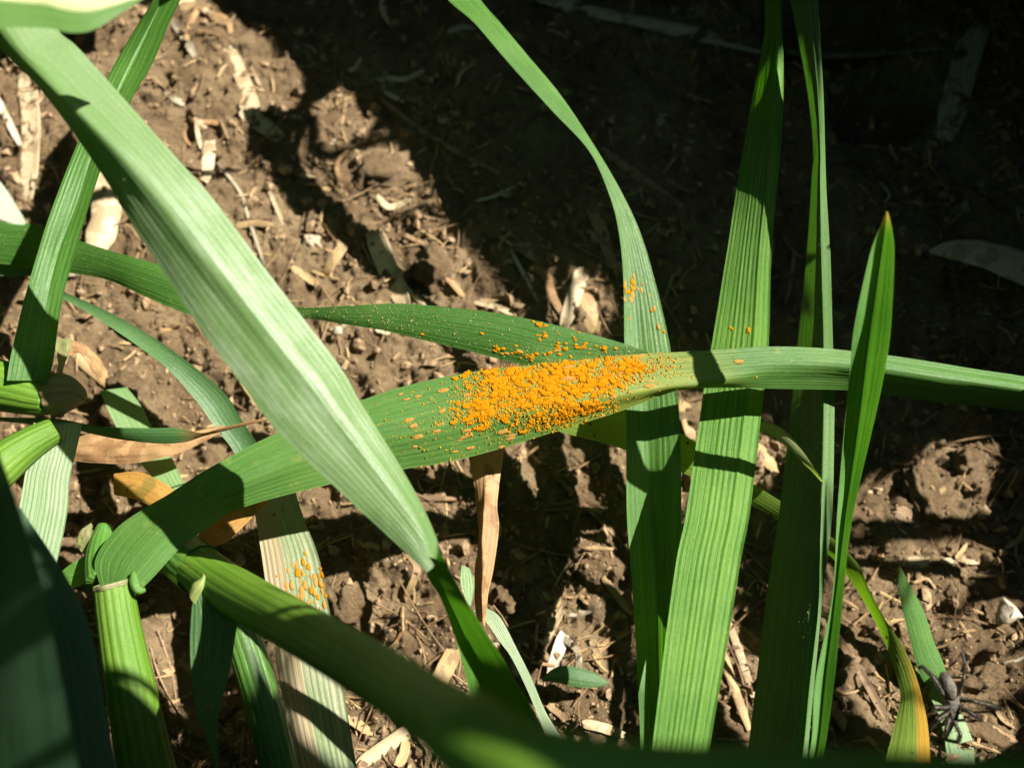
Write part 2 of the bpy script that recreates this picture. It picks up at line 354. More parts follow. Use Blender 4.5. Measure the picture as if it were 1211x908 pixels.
# ------------------------------------------------------------------ leaves and stems, from the photograph's edges
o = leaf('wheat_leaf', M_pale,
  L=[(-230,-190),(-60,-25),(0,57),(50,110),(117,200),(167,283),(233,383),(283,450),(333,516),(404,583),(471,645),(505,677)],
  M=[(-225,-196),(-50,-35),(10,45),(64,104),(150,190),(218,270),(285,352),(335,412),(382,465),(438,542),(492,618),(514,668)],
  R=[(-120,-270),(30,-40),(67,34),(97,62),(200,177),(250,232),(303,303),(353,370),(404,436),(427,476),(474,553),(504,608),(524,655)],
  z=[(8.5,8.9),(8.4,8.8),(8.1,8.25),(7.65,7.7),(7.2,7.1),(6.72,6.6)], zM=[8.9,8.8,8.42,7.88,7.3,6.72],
  label='broad pale green wheat leaf crossing diagonally over the others, whitish sheen coloured into its middle', cat='leaf',
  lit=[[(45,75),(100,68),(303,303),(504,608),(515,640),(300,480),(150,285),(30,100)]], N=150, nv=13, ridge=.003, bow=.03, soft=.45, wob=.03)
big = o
leaf('twisted_end', M_center, parent=o,
  L=[(500,672),(510,690),(520,705),(533,738),(547,785),(560,835),(575,900),(590,990)],
  M=[(512,672),(522,690),(535,720),(560,770),(585,815),(603,850),(630,910),(660,990)],
  R=[(520,650),(531,672),(551,708),(577,750),(604,792),(631,838),(662,895),(700,980)],
  z=[(6.6,6.9),(6.2,6.5),(5.6,6.0),(5.0,5.4),(4.6,5.0)], zM=[6.5,5.9,5.35,4.8,4.4], nv=12, ridge=.010, wob=.02)
rust = leaf('wheat_leaf', M_rust,
  L=[(119,694),(113,662),(138,625),(173,600),(200,584),(250,552),(330,511),(429,473),(471,459),(521,447),(571,438),(621,433),(671,428),(721,422),(764,418),(807,416),(857,413),(907,410),(957,411),(1004,415),(1047,420),(1107,429),(1157,437),(1211,445),(1330,468),(1500,520)],
  M=[(136,694),(146,672),(170,648),(205,616),(245,590),(300,562),(370,530),(450,512),(500,503),(550,495),(600,489),(650,482),(700,474),(745,466),(790,458),(825,455),(860,449),(907,438),(957,433),(1004,433),(1047,437),(1107,446),(1157,452),(1211,460),(1330,482),(1500,534)],
  R=[(150,700),(164,698),(180,684),(213,648),(240,628),(285,601),(380,575),(476,555),(521,548),(571,536),(621,521),(671,505),(721,490),(754,478),(785,466),(808,460),(850,458),(900,459),(950,460),(1004,461),(1047,466),(1107,475),(1157,480),(1211,487),(1330,508),(1500,560)],
  z=[(4.7,4.9),(5.0,4.7),(5.0,4.6),(5.1,4.7),(5.2,4.95),(5.35,5.0),(5.2,4.7),(5.1,4.6),(4.9,4.4),(4.6,4.1)], zM=[4.8,5.0,5.0,5.05,5.2,5.2,5.25,5.2,5.0,4.7],
  label='long green wheat leaf arching across the middle with a thick patch of orange rust', lit=[[(430,470),(808,412),(1210,440),(1210,462),(1000,436),(900,440),(800,462),(480,560)], [(112,655),(170,605),(205,600),(215,640),(165,700)]],
  N=240, nv=15, ridge=.007, bow=.02, soft=.7, wob=.02)
leaf2 = leaf('wheat_leaf', M_two,
  L=[(-260,205),(-90,240),(0,262),(32,264),(95,285),(139,299),(185,312),(240,330),(300,350),(353,363),(404,362),(471,359),(537,364),(604,373),(671,388),(737,406),(778,421)],
  R=[(-260,285),(-90,305),(0,312),(40,318),(119,329),(170,350),(224,372),(275,383),(325,380),(365,377),(404,383),(454,391),(504,403),(554,415),(604,428),(660,441),(778,424)],
  z=[(2.8,2.6),(3.0,2.7),(3.4,3.0),(3.9,3.9),(4.2,3.9),(4.45,4.1),(4.6,4.5)],
  label='dark green pointed leaf with scattered orange specks, just above the heavily rusted leaf', lit=[[(360,355),(780,400),(780,440),(700,440),(470,405),(390,385)]], N=170, nv=12, bow=.05, wob=.03)
center = leaf('wheat_leaf', M_center,
  L=[(460,-120),(495,-45),(529,0),(561,28),(604,78),(654,133),(697,180),(721,233),(732,277),(737,330),(738,403),(740,486),(741,606),(747,688),(754,805),(757,890),(757,1010)],
  M=[(482,-120),(520,-45),(549,0),(577,28),(614,71),(658,122),(699,174),(724,226),(741,277),(749,330),(755,403),(765,486),(768,606),(774,688),(778,805),(778,890),(776,1010)],
  R=[(500,-120),(540,-45),(568,0),(592,28),(624,66),(663,113),(701,170),(732,222),(756,272),(774,330),(791,403),(803,486),(806,606),(803,688),(795,805),(790,890),(785,1010)],
  z=[(5.6,5.35),(5.4,5.15),(4.9,4.65),(4.2,4.05),(3.6,3.6),(3.0,3.5),(2.95,3.4),(2.8,3.1)], zM=[5.5,5.3,4.8,4.1,3.5,2.85,2.75,2.6],
  label='narrow twisting wheat leaf running down the middle from the top edge, under the rusted leaf', dark=[[(748,490),(800,490),(800,700),(775,880),(757,880),(750,640)]], lit=[[(560,25),(600,60),(690,150),(770,300),(792,405),(738,405),(732,280),(700,200),(600,85)]], N=170, nv=10, ridge=.012, soft=.5)
tall = leaf('wheat_leaf', M_tall,
  L=[(918,-120),(910,-50),(905,0),(904,43),(887,133),(874,207),(859,303),(843,400),(832,463),(812,603),(800,662),(787,755),(771,885),(755,1010)],
  M=[(930,-120),(924,-50),(919,0),(920,43),(917,133),(910,207),(899,303),(893,400),(885,463),(868,603),(858,662),(843,755),(822,885),(800,1010)],
  R=[(936,-120),(930,-50),(925,0),(926,50),(926,120),(921,200),(912,303),(909,400),(903,463),(887,603),(876,662),(861,755),(838,888),(815,1010)],
  z=[(5.5,6.0),(5.1,5.75),(4.7,4.95),(3.9,4.0),(4.2,4.25),(4.6,4.65),(4.8,4.85)], zM=[6.05,5.8,4.95,4.05,4.25,4.65,4.85],
  label='tall upright bright green ribbed wheat leaf, widest of the upright leaves right of centre', dark=[[(905,0),(923,0),(912,170),(905,260),(876,230),(890,120)],[(872,250),(898,260),(898,330),(886,330)]], lit=[[(855,320),(880,300),(905,420),(838,420)],[(830,500),(897,495),(885,605),(838,885),(772,885)],[(915,190),(926,120),(912,380),(903,380)]], N=150, nv=11, ridge=.016, soft=.4)
grey = leaf('wheat_leaf', M_grey,
  L=[(926,-120),(931,-40),(935,0),(954,100),(962,173),(960,215),(954,303),(944,403),(934,503),(922,605),(907,705),(885,888),(868,1010)],
  M=[(950,-120),(954,-40),(957,0),(966,100),(970,173),(970,215),(971,303),(974,403),(974,503),(971,605),(960,705),(942,888),(928,1010)],
  R=[(962,-120),(966,-40),(968,0),(974,110),(976,172),(978,230),(982,303),(985,413),(987,463),(984,605),(974,690),(955,890),(940,1010)],
  z=[(6.4,6.8),(6.1,6.4),(5.0,5.6),(3.6,4.35),(3.1,4.0),(2.9,3.9),(2.8,3.8)], zM=[6.9,6.5,5.65,4.45,4.1,4.0,3.9],
  label='dust-coated dark green leaf with a kinked top, right of the tall bright leaf', dark=[[(930,-20),(970,-20),(976,165),(955,165)],[(953,300),(966,300),(966,400),(945,400)],[(938,470),(972,470),(962,640),(945,880),(915,880),(898,760),(922,600)]], lit=[[(965,190),(976,180),(988,420),(970,420)],[(895,780),(908,800),(912,890),(884,890)]], N=150, nv=10, ridge=.010, soft=.35)
tipl = leaf('wheat_leaf', M_tip,
  L=[(925,1010),(957,892),(964,805),(984,705),(990,605),(997,520),(1005,436),(1010,386),(1028,303),(1038,275),(1048,251)],
  M=[(935,1010),(965,892),(975,805),(988,705),(1000,605),(1012,520),(1023,436),(1029,386),(1041,303),(1046,272),(1049,250)],
  R=[(945,1010),(974,892),(987,805),(994,738),(1008,615),(1037,486),(1047,436),(1054,386),(1058,303),(1055,270),(1050,251)],
  z=[(4.2,4.2),(4.3,4.35),(4.4,4.5),(4.9,5.0),(6.9,6.95),(7.6,7.65)], zM=[4.05,4.15,4.25,4.7,6.7,7.5],
  label='slender grooved wheat leaf whose pointed tip ends free before dark soil on the right', lit=[[(1030,290),(1060,250),(1050,436),(1010,606),(970,895),(955,895),(990,705),(1012,520),(1030,380)]], N=130, nv=9, ridge=.008, soft=.35)
leaf('wheat_leaf', M_spotyel,
  L=[(630,462),(690,474),(750,488),(815,518),(870,558),(907,582),(935,600),(980,632),(1014,665),(1027,695),(1047,732),(1067,762),(1082,795),(1094,838),(1099,875),(1100,920),(1095,1010)],
  R=[(630,500),(664,511),(737,531),(805,558),(860,582),(905,606),(940,628),(979,655),(1000,678),(1020,708),(1040,745),(1055,782),(1064,815),(1064,832),(1054,872),(1046,910),(1040,1010)],
  z=[(2.7,2.5),(2.9,2.6),(2.9,2.6),(2.8,2.5),(2.3,2.1),(1.7,1.6)],
  label='long yellow-green leaf curving behind the upright leaves, its lower end yellow with black spots', lit=[[(890,575),(925,595),(922,615),(890,600)],[(975,625),(1030,680),(1085,800),(1065,800),(1000,680)],[(1066,840),(1097,850),(1097,905),(1052,905)]], N=130, nv=6, bow=.05, soft_keep=True)
leaf('grass_leaf', M_tip,
  L=[(1112,838),(1104,822),(1098,812),(1087,795),(1074,748),(1064,705),(1061,672)], R=[(1118,826),(1120,806),(1119,795),(1114,780),(1105,760),(1092,722),(1064,668)],
  z=[(.0,.0),(.4,.4),(.9,.9),(1.4,1.5)], label='short dark green blade with one bright edge, standing behind the spider', cat='leaf', lit=[[(1066,672),(1075,676),(1110,765),(1118,790),(1100,780)]], N=50, nv=6, bow=.08)
leaf('grass_leaf', M_lightgreen,
  L=[(1098,820),(1112,850),(1120,900),(1118,960)], R=[(1110,800),(1140,850),(1152,890),(1150,960)], z=[.35,.35,.35,.3], label='torn green leaf pressed flat into the soil under the spider', cat='leaf', N=30, nv=6, bow=.05)
leaf('grass_leaf', leafmat('pale_leaf_tip', (.30, .36, .12), (.22, .29, .08), (.45, .46, .24), trans=.4, rough=.5), L=[(880,492),(900,498),(924,506),(947,530),(974,570)], R=[(878,510),(905,512),(930,528),(954,552),(973,572)], z=[(2.9,2.9),(3.8,3.75),(4.3,4.2)],
  label='small cream-edged leaf tip curling out from behind the tall bright leaf', cat='leaf', lit=[[(910,500),(975,560),(975,575),(930,535)]], N=40, nv=4, bow=.1)
# left side
leaf('wheat_leaf', M_center,
  L=[(222,-130),(198,-50),(180,0),(160,33),(133,80),(110,130),(87,180),(60,250),(43,303),(27,360),(13,420),(8,450)],
  M=[(238,-130),(214,-50),(192,0),(176,33),(150,86),(128,135),(108,185),(88,250),(66,303),(55,370),(50,420),(42,450)],
  R=[(262,-130),(232,-50),(214,0),(201,27),(180,77),(155,120),(124,190),(104,250),(88,303),(73,360),(63,430),(55,455)],
  z=[(6.4,6.2),(6.2,6.0),(6.0,5.8),(5.9,5.7),(5.7,5.5),(5.4,5.2)], zM=[6.0,5.8,5.7,5.6,5.5,5.2],
  label='green folded wheat leaf leaning from the top left down behind the broad pale leaf', lit=[[(195,15),(205,20),(160,110),(140,105)],[(28,335),(78,320),(60,400),(22,390)]], N=110, nv=8, ridge=.012, soft=.3)
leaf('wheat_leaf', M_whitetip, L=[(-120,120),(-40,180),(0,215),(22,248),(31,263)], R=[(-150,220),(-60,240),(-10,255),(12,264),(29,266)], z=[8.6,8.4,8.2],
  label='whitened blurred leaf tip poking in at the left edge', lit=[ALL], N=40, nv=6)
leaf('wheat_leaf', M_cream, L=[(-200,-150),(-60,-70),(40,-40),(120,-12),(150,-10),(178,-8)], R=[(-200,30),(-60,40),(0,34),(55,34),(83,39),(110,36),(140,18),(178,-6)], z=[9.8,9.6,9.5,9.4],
  label='cream and green leaf end hanging close to the lens in the top left corner', lit=[[(20,-10),(130,-5),(110,20),(60,20)]], N=60, nv=8, bow=.05)
leaf('grass_leaf', M_dull, L=[(60,338),(75,345),(127,368),(183,400),(233,436),(267,466),(285,495),(308,530),(320,560)], R=[(60,352),(77,355),(117,378),(167,412),(200,438),(233,475),(253,503),(277,535),(286,565)], z=[3.2,3.4,3.3,2.9,2.4],
  label='dull green curved blade arching over the soil left of the broad pale leaf', cat='leaf', lit=[[(80,345),(130,370),(230,440),(290,515),(270,500),(180,410)]], N=70, nv=6, bow=-.12)
leaf('wheat_leaf', M_dark, L=[(-200,255),(-60,275),(0,288),(40,303),(75,318)], R=[(-200,300),(-60,318),(0,326),(30,327),(72,322)], z=[2.6,2.6,2.5], label='dark leaf at the left edge under the dusty pointed leaf', lit=[[(0,300),(30,302),(28,314),(0,312)]], N=40, nv=8, bow=.06)
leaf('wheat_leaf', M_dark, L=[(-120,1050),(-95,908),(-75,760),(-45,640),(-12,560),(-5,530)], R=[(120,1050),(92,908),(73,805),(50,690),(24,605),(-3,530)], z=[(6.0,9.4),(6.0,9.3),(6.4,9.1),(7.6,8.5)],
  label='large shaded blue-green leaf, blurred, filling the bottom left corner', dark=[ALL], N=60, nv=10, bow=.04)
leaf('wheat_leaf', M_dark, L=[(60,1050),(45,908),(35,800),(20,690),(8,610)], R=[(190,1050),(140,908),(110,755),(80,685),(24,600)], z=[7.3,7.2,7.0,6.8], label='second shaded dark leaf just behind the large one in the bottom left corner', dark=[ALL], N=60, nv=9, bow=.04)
leaf('wheat_leaf', M_greywhite, L=[(40,500),(37,536),(30,560),(25,590),(15,640),(0,720)], R=[(98,500),(90,536),(83,565),(80,606),(69,660),(45,760)], z=[4.6,4.6,4.7,4.8], label='bleached green leaf hanging down between the stems at the left edge', lit=[[(28,562),(84,580),(80,606),(70,655),(30,606)]], N=40, nv=11, ridge=.01)
leaf('grass_leaf', M_lightgreen, L=[(118,462),(135,500),(160,540),(178,562),(196,586),(215,612)], R=[(150,458),(167,480),(183,512),(205,545),(219,572),(245,600)], z=[1.6,1.8,2.0,2.0], label='light green leaf lying on the soil under the brown dry leaf at left', cat='leaf', lit=[[(125,468),(165,478),(180,505),(150,500)],[(175,552),(210,552),(218,572),(200,583)]], N=40, nv=6)
leaf('dry_leaf', M_dry, L=[(88,518),(118,512),(150,516),(200,516),(240,508),(265,502)], R=[(88,545),(118,548),(150,548),(190,542),(225,530),(268,508)], z=[2.4,2.6,2.8,2.9], label='tan papery dry leaf lying below the thin dark leaf at left', cat='dry leaf', lit=[[(130,518),(240,515),(215,535),(150,545)]], N=40, nv=6, bow=.12, wob=.12)
thin = leaf('wheat_leaf', M_dull, L=[(-120,478),(-40,488),(0,493),(67,495),(117,504),(167,506),(213,506),(238,512),(262,506),(285,500),(318,494),(340,492)], R=[(-120,484),(-40,494),(0,498),(40,502),(83,507),(133,518),(183,524),(217,523),(240,516),(264,510),(287,504),(318,497),(340,494)],
  z=[(4.0,3.9),(4.1,3.9),(4.3,4.0),(4.2,4.0),(3.9,3.9)], label='thin dark green leaf lying level at left, withered to a brown thread at its tip', lit=[[(20,490),(130,502),(130,510),(30,500)],[(240,500),(330,490),(330,500),(240,518)]], N=90, nv=5, bow=.08)
thin.data.materials.clear(); thin.data.materials.append(leafmat('withering_leaf', (.045, .14, .035), (.03, .09, .025), (.09, .20, .06), trans=.25, rough=.5, tip=(.70, .80), tipcol=(.36, .20, .08)))
faded = leaf('wheat_leaf', M_rustpale, L=[(292,560),(300,600),(307,640),(313,680),(325,772),(337,838),(352,908),(370,1000)], R=[(345,560),(352,590),(363,622),(378,662),(393,738),(404,800),(420,895),(440,1000)], z=[2.6,2.7,2.8,2.8,2.7],
  label='faded ribbed leaf with orange rust spots behind the thick green stem', lit=[[(315,665),(380,660),(393,735),(330,700)],[(345,800),(400,800),(415,890),(375,890)]], N=70, nv=11, ridge=.012)
leaf('dry_leaf', M_dryorange, L=[(228,640),(250,615),(275,590),(300,575),(330,560)], R=[(240,650),(268,640),(290,620),(310,600),(335,575)], z=[4.2,4.1,3.9], label='yellow-brown dying leaf under the stalk end of the rusted leaf', cat='dry leaf', N=30, nv=6, bow=.1)
leaf('dry_leaf', M_dryorange, L=[(135,560),(165,558),(200,575),(225,600)], R=[(135,585),(165,592),(195,610),(215,630)], z=[3.2,3.2,3.1], label='brown and yellow dead leaf in the shade left of the rusted leaf base', cat='dry leaf', N=30, nv=5, bow=.1)
leaf('wheat_leaf', M_greywhite, L=[(560,722),(575,735),(590,757),(604,776),(622,812),(645,868),(670,940)], R=[(575,718),(592,730),(612,768),(628,800),(645,840),(664,872),(700,935)], z=[3.0,3.0,2.9,2.8], label='grey-green bleached leaf strip behind the twisted end of the broad pale leaf', lit=[[(604,768),(622,780),(662,868),(640,860)]], N=50, nv=7)
leaf('dry_leaf', M_dry, L=[(550,510),(554,540),(561,575),(564,605),(566,635),(562,672),(561,705),(564,735)], M=[(570,510),(574,540),(575,575),(572,605),(570,635),(571,672),(570,705),(571,735)], R=[(600,510),(596,535),(590,575),(588,600),(590,625),(584,670),(577,705),(573,742)],
  z=[(3.4,3.4),(3.4,3.5),(3.1,3.3),(2.9,3.0)], zM=[3.5,3.6,3.4,3.1], label='rolled brown dry leaf hanging straight down below the rusted leaf', cat='dry leaf', lit=[[(567,592),(590,598),(586,665),(572,735),(566,640)]], N=60, nv=6, wob=.06)
leaf('grass_leaf', M_lightgreen, L=[(546,668),(545,690),(553,716)], R=[(556,672),(561,692),(557,716)], z=[2.4,2.4,2.4], label='little pale green leaf scrap beside the rolled brown leaf', cat='leaf', N=20, nv=4)
leaf('grass_leaf', M_dull, L=[(640,802),(655,790),(671,787),(700,794),(719,805)], R=[(642,806),(655,806),(675,811),(700,813),(719,809)], z=[.8,.85,.8], label='small dull green leaf fragment lying on the soil below the pale straws', cat='leaf', lit=[[(655,790),(718,804),(715,810),(670,808)]], N=24, nv=4, bow=.12)
leaf('dry_leaf', M_strawpale, L=[(1098,296),(1120,286),(1150,284),(1185,290),(1260,315)], R=[(1100,300),(1130,308),(1165,318),(1200,333),(1260,355)], z=[1.2,1.3,1.3,1.2], label='grey dead leaf in the shade at the right edge', cat='dry leaf', N=30, nv=8, bow=.1, wob=.05)

# plants with stems
pA = empty('wheat_plant', 'upright pale green wheat stem with a whitish collar under the rusted leaf base', 'plant', P(240,1100,4.2))
tube('stem', M_stem, [(240,1100,3.2,33),(190,960,3.9,32),(172,900,4.2,31),(152,800,4.5,27),(141,740,4.7,24),(134,692,4.8,22)], parent=pA, N=60, lit=[[(112,690),(155,692),(170,760),(125,760)]])
tube('collar', M_collar, [(134.5,697,4.83,21),(133.5,692.5,4.84,22.2),(132.5,688,4.86,21)], parent=pA, N=10, ridge=.035, nv=3, caps=False)
tube('auricle', M_sheath, [(158,676,4.95,3),(159,688,4.97,6),(164,698,4.98,5),(172,697,4.95,2.5)], parent=pA, N=12, K=10, lit=[ALL])
tube('sheath', M_sheath, [(120,688,4.5,18),(118,664,4.3,17),(120,642,4.1,14),(124,622,4.0,9)], parent=pA, N=24, lit=[[(104,625),(130,625),(120,680),(105,680)]])
leaf('side_leaf', M_sheath, parent=pA, L=[(108,650),(95,660),(82,668),(70,678)], R=[(110,670),(100,688),(88,694),(72,684)], z=[4.1,4.1,4.0], N=20, nv=4, lit=[ALL])
leaf('papery_tip', M_collar, parent=pA, L=[(90,646),(95,628),(108,618)], R=[(100,655),(106,640),(110,622)], z=[4.1,4.2,4.2], N=12, nv=3, wob=.15, lit=[ALL])
pB = empty('wheat_plant', 'thick green stem slanting to the lower right with a drooping shaded leaf', 'plant', P(205,640,5.2))
tube('stem', M_stem, [(158,640,3.45,19),(185,646,3.7,24),(212,655,4.05,27),(240,675,4.5,27.5),(275,698,5.2,28),(335,732,6.5,29),(404,772,8.0,32),(470,812,9.5,36),(540,858,10.9,42),(600,893,11.3,44),(740,925,11.5,48),(950,938,11.6,50),(1211,945,11.7,50),(1500,940,11.6,50)], parent=pB, N=120, ridge=.007, dark=[[(345,705),(600,830),(1250,880),(1250,960),(500,960),(300,760)]], lit=[[(230,645),(340,705),(330,740),(260,700)]])
tube('node', M_stem, [(535,856,10.8,43),(552,868,11.0,49),(568,878,11.15,50),(585,888,11.25,44)], parent=pB, N=16)
tube('sheath', M_sheath, [(160,641,3.45,20),(185,646,3.7,25.5),(212,655,4.05,28.5),(226,666,4.3,29.3),(236,673,4.45,30)], parent=pB, N=20, lit=[ALL], caps=False)
leaf('ligule', M_ligule, parent=pB, L=[(224,700),(228,690),(237,684),(241,676)], R=[(231,714),(236,704),(241,694),(243,682)], z=[5.3,5.4,5.4], N=16, nv=3, bow=.2, lit=[ALL])
leaf('leaf_blade', M_dull, parent=pB, L=[(228,690),(227,718),(225,765),(230,832),(247,882),(257,915),(264,1000)], R=[(243,690),(278,722),(277,762),(267,812),(258,848),(258,885),(266,1000)], z=[5.2,5.2,5.1,4.8,4.4], dark=[[(200,712),(300,720),(280,920),(210,920)]], N=70, nv=9, bow=.06, ridge=.01)
pC = empty('wheat_plant', 'short bright green stem end with a brown node at the left edge', 'plant', P(-150,440,4.6))
tube('stem', M_stem, [(-150,440,4.6,34),(-60,448,4.7,33),(0,456,4.8,30),(40,466,4.8,25),(62,471,4.8,20)], parent=pC, N=30, lit=[[(0,430),(60,460),(58,484),(0,482)]])
tube('node', M_node, [(56,470,4.8,22),(66,468,4.8,25),(78,467,4.75,23),(92,470,4.6,14),(98,474,4.5,5)], parent=pC, N=20, ridge=.05, nv=5)
leaf('papery_sheath', M_collar, parent=pC, L=[(62,400),(66,412),(70,440)], R=[(80,400),(85,405),(74,440)], z=[4.6,4.8,4.9], N=16, nv=4, wob=.2)
leaf('papery_sheath', M_dry, parent=pC, L=[(66,410),(85,402),(110,415),(128,440)], R=[(72,425),(92,418),(104,432),(118,455)], z=[4.2,4.0,3.5], N=20, nv=4, wob=.2, bow=.2)
pD = empty('wheat_plant', 'small lit yellow-green stem below the brown node at the left edge', 'plant', P(-60,600,5.2))
tube('stem', M_stem, [(-60,600,5.2,27),(-10,560,5.0,25),(12,541,4.9,23),(38,523,4.8,19),(66,508,4.7,15)], parent=pD, N=24, lit=[[(12,525),(60,508),(60,520),(25,550)]])
tube('grass_stalk', M_sheath, [(268,700,3.6,20),(292,768,3.6,21),(312,835,3.5,21),(330,910,3.3,22),(350,1000,2.6,22)], dark=[ALL], label='dark narrow stem in the shade between the hanging leaf and the faded rusted leaf', cat='stem', N=30)

# ------------------------------------------------------------------ rust pustules and dust on the leaves
def blob(name, seed, r=(1, 1, 1), sub=2, amp=.28):
    bm = bmesh.new(); bmesh.ops.create_icosphere(bm, subdivisions=sub, radius=1)
    for v in bm.verts:
        k = 1+amp*noise.fractal(v.co*1.7+Vector((seed*5.1, seed, 0)), 1, 2, 3)
        v.co = Vector((v.co.x*r[0]*k, v.co.y*r[1]*k, v.co.z*r[2]*k))
    me = bpy.data.meshes.new(name); bm.to_mesh(me); bm.free()
    me.polygons.foreach_set('use_smooth', [True]*len(me.polygons)); return me
def cluster(name, seed, n, flat):
    r_ = random.Random(seed); bm = bmesh.new()
    for k in range(n):
        c = Vector((r_.uniform(-.75, .75), r_.uniform(-.5, .5), r_.uniform(0, .45)*flat)) if k else Vector((0, 0, 0)); rad = r_.uniform(.38, .62) if k else .75
        g = bmesh.ops.create_icosphere(bm, subdivisions=2, radius=1)['verts']
        for v in g:
            q = v.co.copy(); f = 1+.35*noise.fractal(q*2.2+Vector((seed*3.3+k, seed, k)), 1, 2, 3)
            v.co = c+Vector((q.x*rad*f*1.1, q.y*rad*f, q.z*rad*f*flat))
    me = bpy.data.meshes.new(name); bm.to_mesh(me); bm.free(); me.polygons.foreach_set('use_smooth', [True]*len(me.polygons)); return me
PUST = [cluster('rust_pustule', s, 2+s % 4, .42) for s in range(9)]
for m in PUST: m.materials.append(M_spore)
PUSTD = [blob('rust_pustule', 20+s, (1.5, .75, .22)) for s in range(4)]
for m in PUSTD: m.materials.append(M_sporedull)
def rows_cross(lf): return o_data[lf.name]
def place_pustules(lf, n, dens, size, dull, limit, stuff_n, rows, seed):
    """dens(px, py) is how thick the rust is there; pustules sit in lines between the veins."""
    r = random.Random(seed); V, Nn = o_data[lf.name]; N, K = V.shape[:2]; base = np.array(lf.location)
    X, Y, D = proj(V.reshape(-1, 3)); X = X.reshape(N, K); Y = Y.reshape(N, K)
    w = np.array([[dens(X[i, j], Y[i, j]) for j in range(K)] for i in range(N)])
    A = np.linalg.norm(np.cross(np.gradient(V, axis=0), np.gradient(V, axis=1)), axis=2); pw = (w*A).ravel(); pw /= pw.sum()
    rg = np.random.default_rng(seed); ids = rg.choice(N*K, size=n*6, p=pw); pts = []
    rest = []
    for q in ids:
        i, j = divmod(int(q), K)
        if rows: j = min(K-1, max(0, int(round((j-2)/4))*4+2+r.choice((-1, 0, 0, 1))))
        p = V[i, j]; nn = Nn[i, j]
        if nn @ (C0-p) < 0: nn = -nn
        t = V[min(i+1, N-1), j]-V[max(i-1, 0), j]; t = t/np.linalg.norm(t)
        p = p + t*r.uniform(-.03, .03)
        sz = size*r.uniform(.6, 1.25)*(0.75+.5*min(1, w[i, j]))
        if any(np.linalg.norm(p-a) < .44*(sz+b) for a, b, *_ in pts): continue
        pts.append((p, sz, nn, t, w[i, j]))
        if len(pts) >= n: break
    for k, (p, sz, nn, t, ww) in enumerate(pts):
        dl = r.random() < dull(ww)
        bvec = np.cross(nn, t); bvec /= np.linalg.norm(bvec)
        from mathutils import Matrix
        R = Matrix((t, bvec, np.cross(t, bvec))).transposed().to_4x4()
        me = r.choice(PUSTD if dl else PUST)
        ob = link('rust_pustule', me, None, lf); 
        ob.matrix_local = Matrix.Translation(Vector(p-base+nn*sz*(.02 if dl else .10))) @ R @ Matrix.Diagonal((sz*r.uniform(.9, 1.4), sz*r.uniform(.85, 1.1), sz, 1))
def gauss(cx, cy, sx, sy, rot=0):
    c, s = math.cos(math.radians(rot)), math.sin(math.radians(rot))
    def f(x, y):
        a = (x-cx)*c+(y-cy)*s; b = -(x-cx)*s+(y-cy)*c
        return math.exp(-.5*((a/sx)**2+(b/sy)**2))
    return f
g = [gauss(600,448,42,20,-4), gauss(665,442,62,18,-5), gauss(630,470,66,20,-8), gauss(725,437,46,13,-5), gauss(575,482,32,20,-8), gauss(665,490,46,12,-15), gauss(700,455,46,16,-10)]
def dens_main(x, y):
    v = max(f(x, y) for f in g)
    v2 = .075*gauss(545,498,52,36,-8)(x, y) + .03*gauss(790,440,40,15,-5)(x, y)
    n = .5+noise.noise(Vector((x*.05, y*.07, 2)))
    return (v**2.2)*(.35+n*.9)+v2
place_pustules(rust, 299, dens_main, .049, lambda w: .85 if w < .16 else .01, 300, 0, True, 3)
pl = [gauss(638,385,7,3), gauss(640,397,9,3), gauss(692,408,9,5), gauss(645,418,18,4,-12), gauss(607,415,22,4,8), gauss(668,412,8,5), gauss(716,412,6,3), gauss(590,414,5,3)]
place_pustules(leaf2, 64, lambda x, y: max(f(x, y) for f in pl)**2+.012*gauss(620,400,60,22)(x, y), .030, lambda w: .08, 300, 0, False, 5)
pc = [gauss(769,323,2.5,3), gauss(766,351,2.5,2), gauss(771,364,2.5,4), gauss(780,391,3,5), gauss(748,345,8,12), gauss(778,376,2,3)]
place_pustules(center, 20, lambda x, y: max(f(x, y) for f in pc), .032, lambda w: .35, 300, 0, False, 8)
pf = [gauss(360,690,13,18,70), gauss(372,700,10,14,70), gauss(352,672,10,6)]
place_pustules(faded, 44, lambda x, y: max(f(x, y) for f in pf)+.01*(590 < y < 700), .042, lambda w: .45, 300, 0, True, 9)
place_pustules(tall, 4, lambda x, y: max(gauss(866,387,2,2)(x, y), gauss(886,390,2,2)(x, y)), .03, lambda w: 0, 300, 0, False, 11)
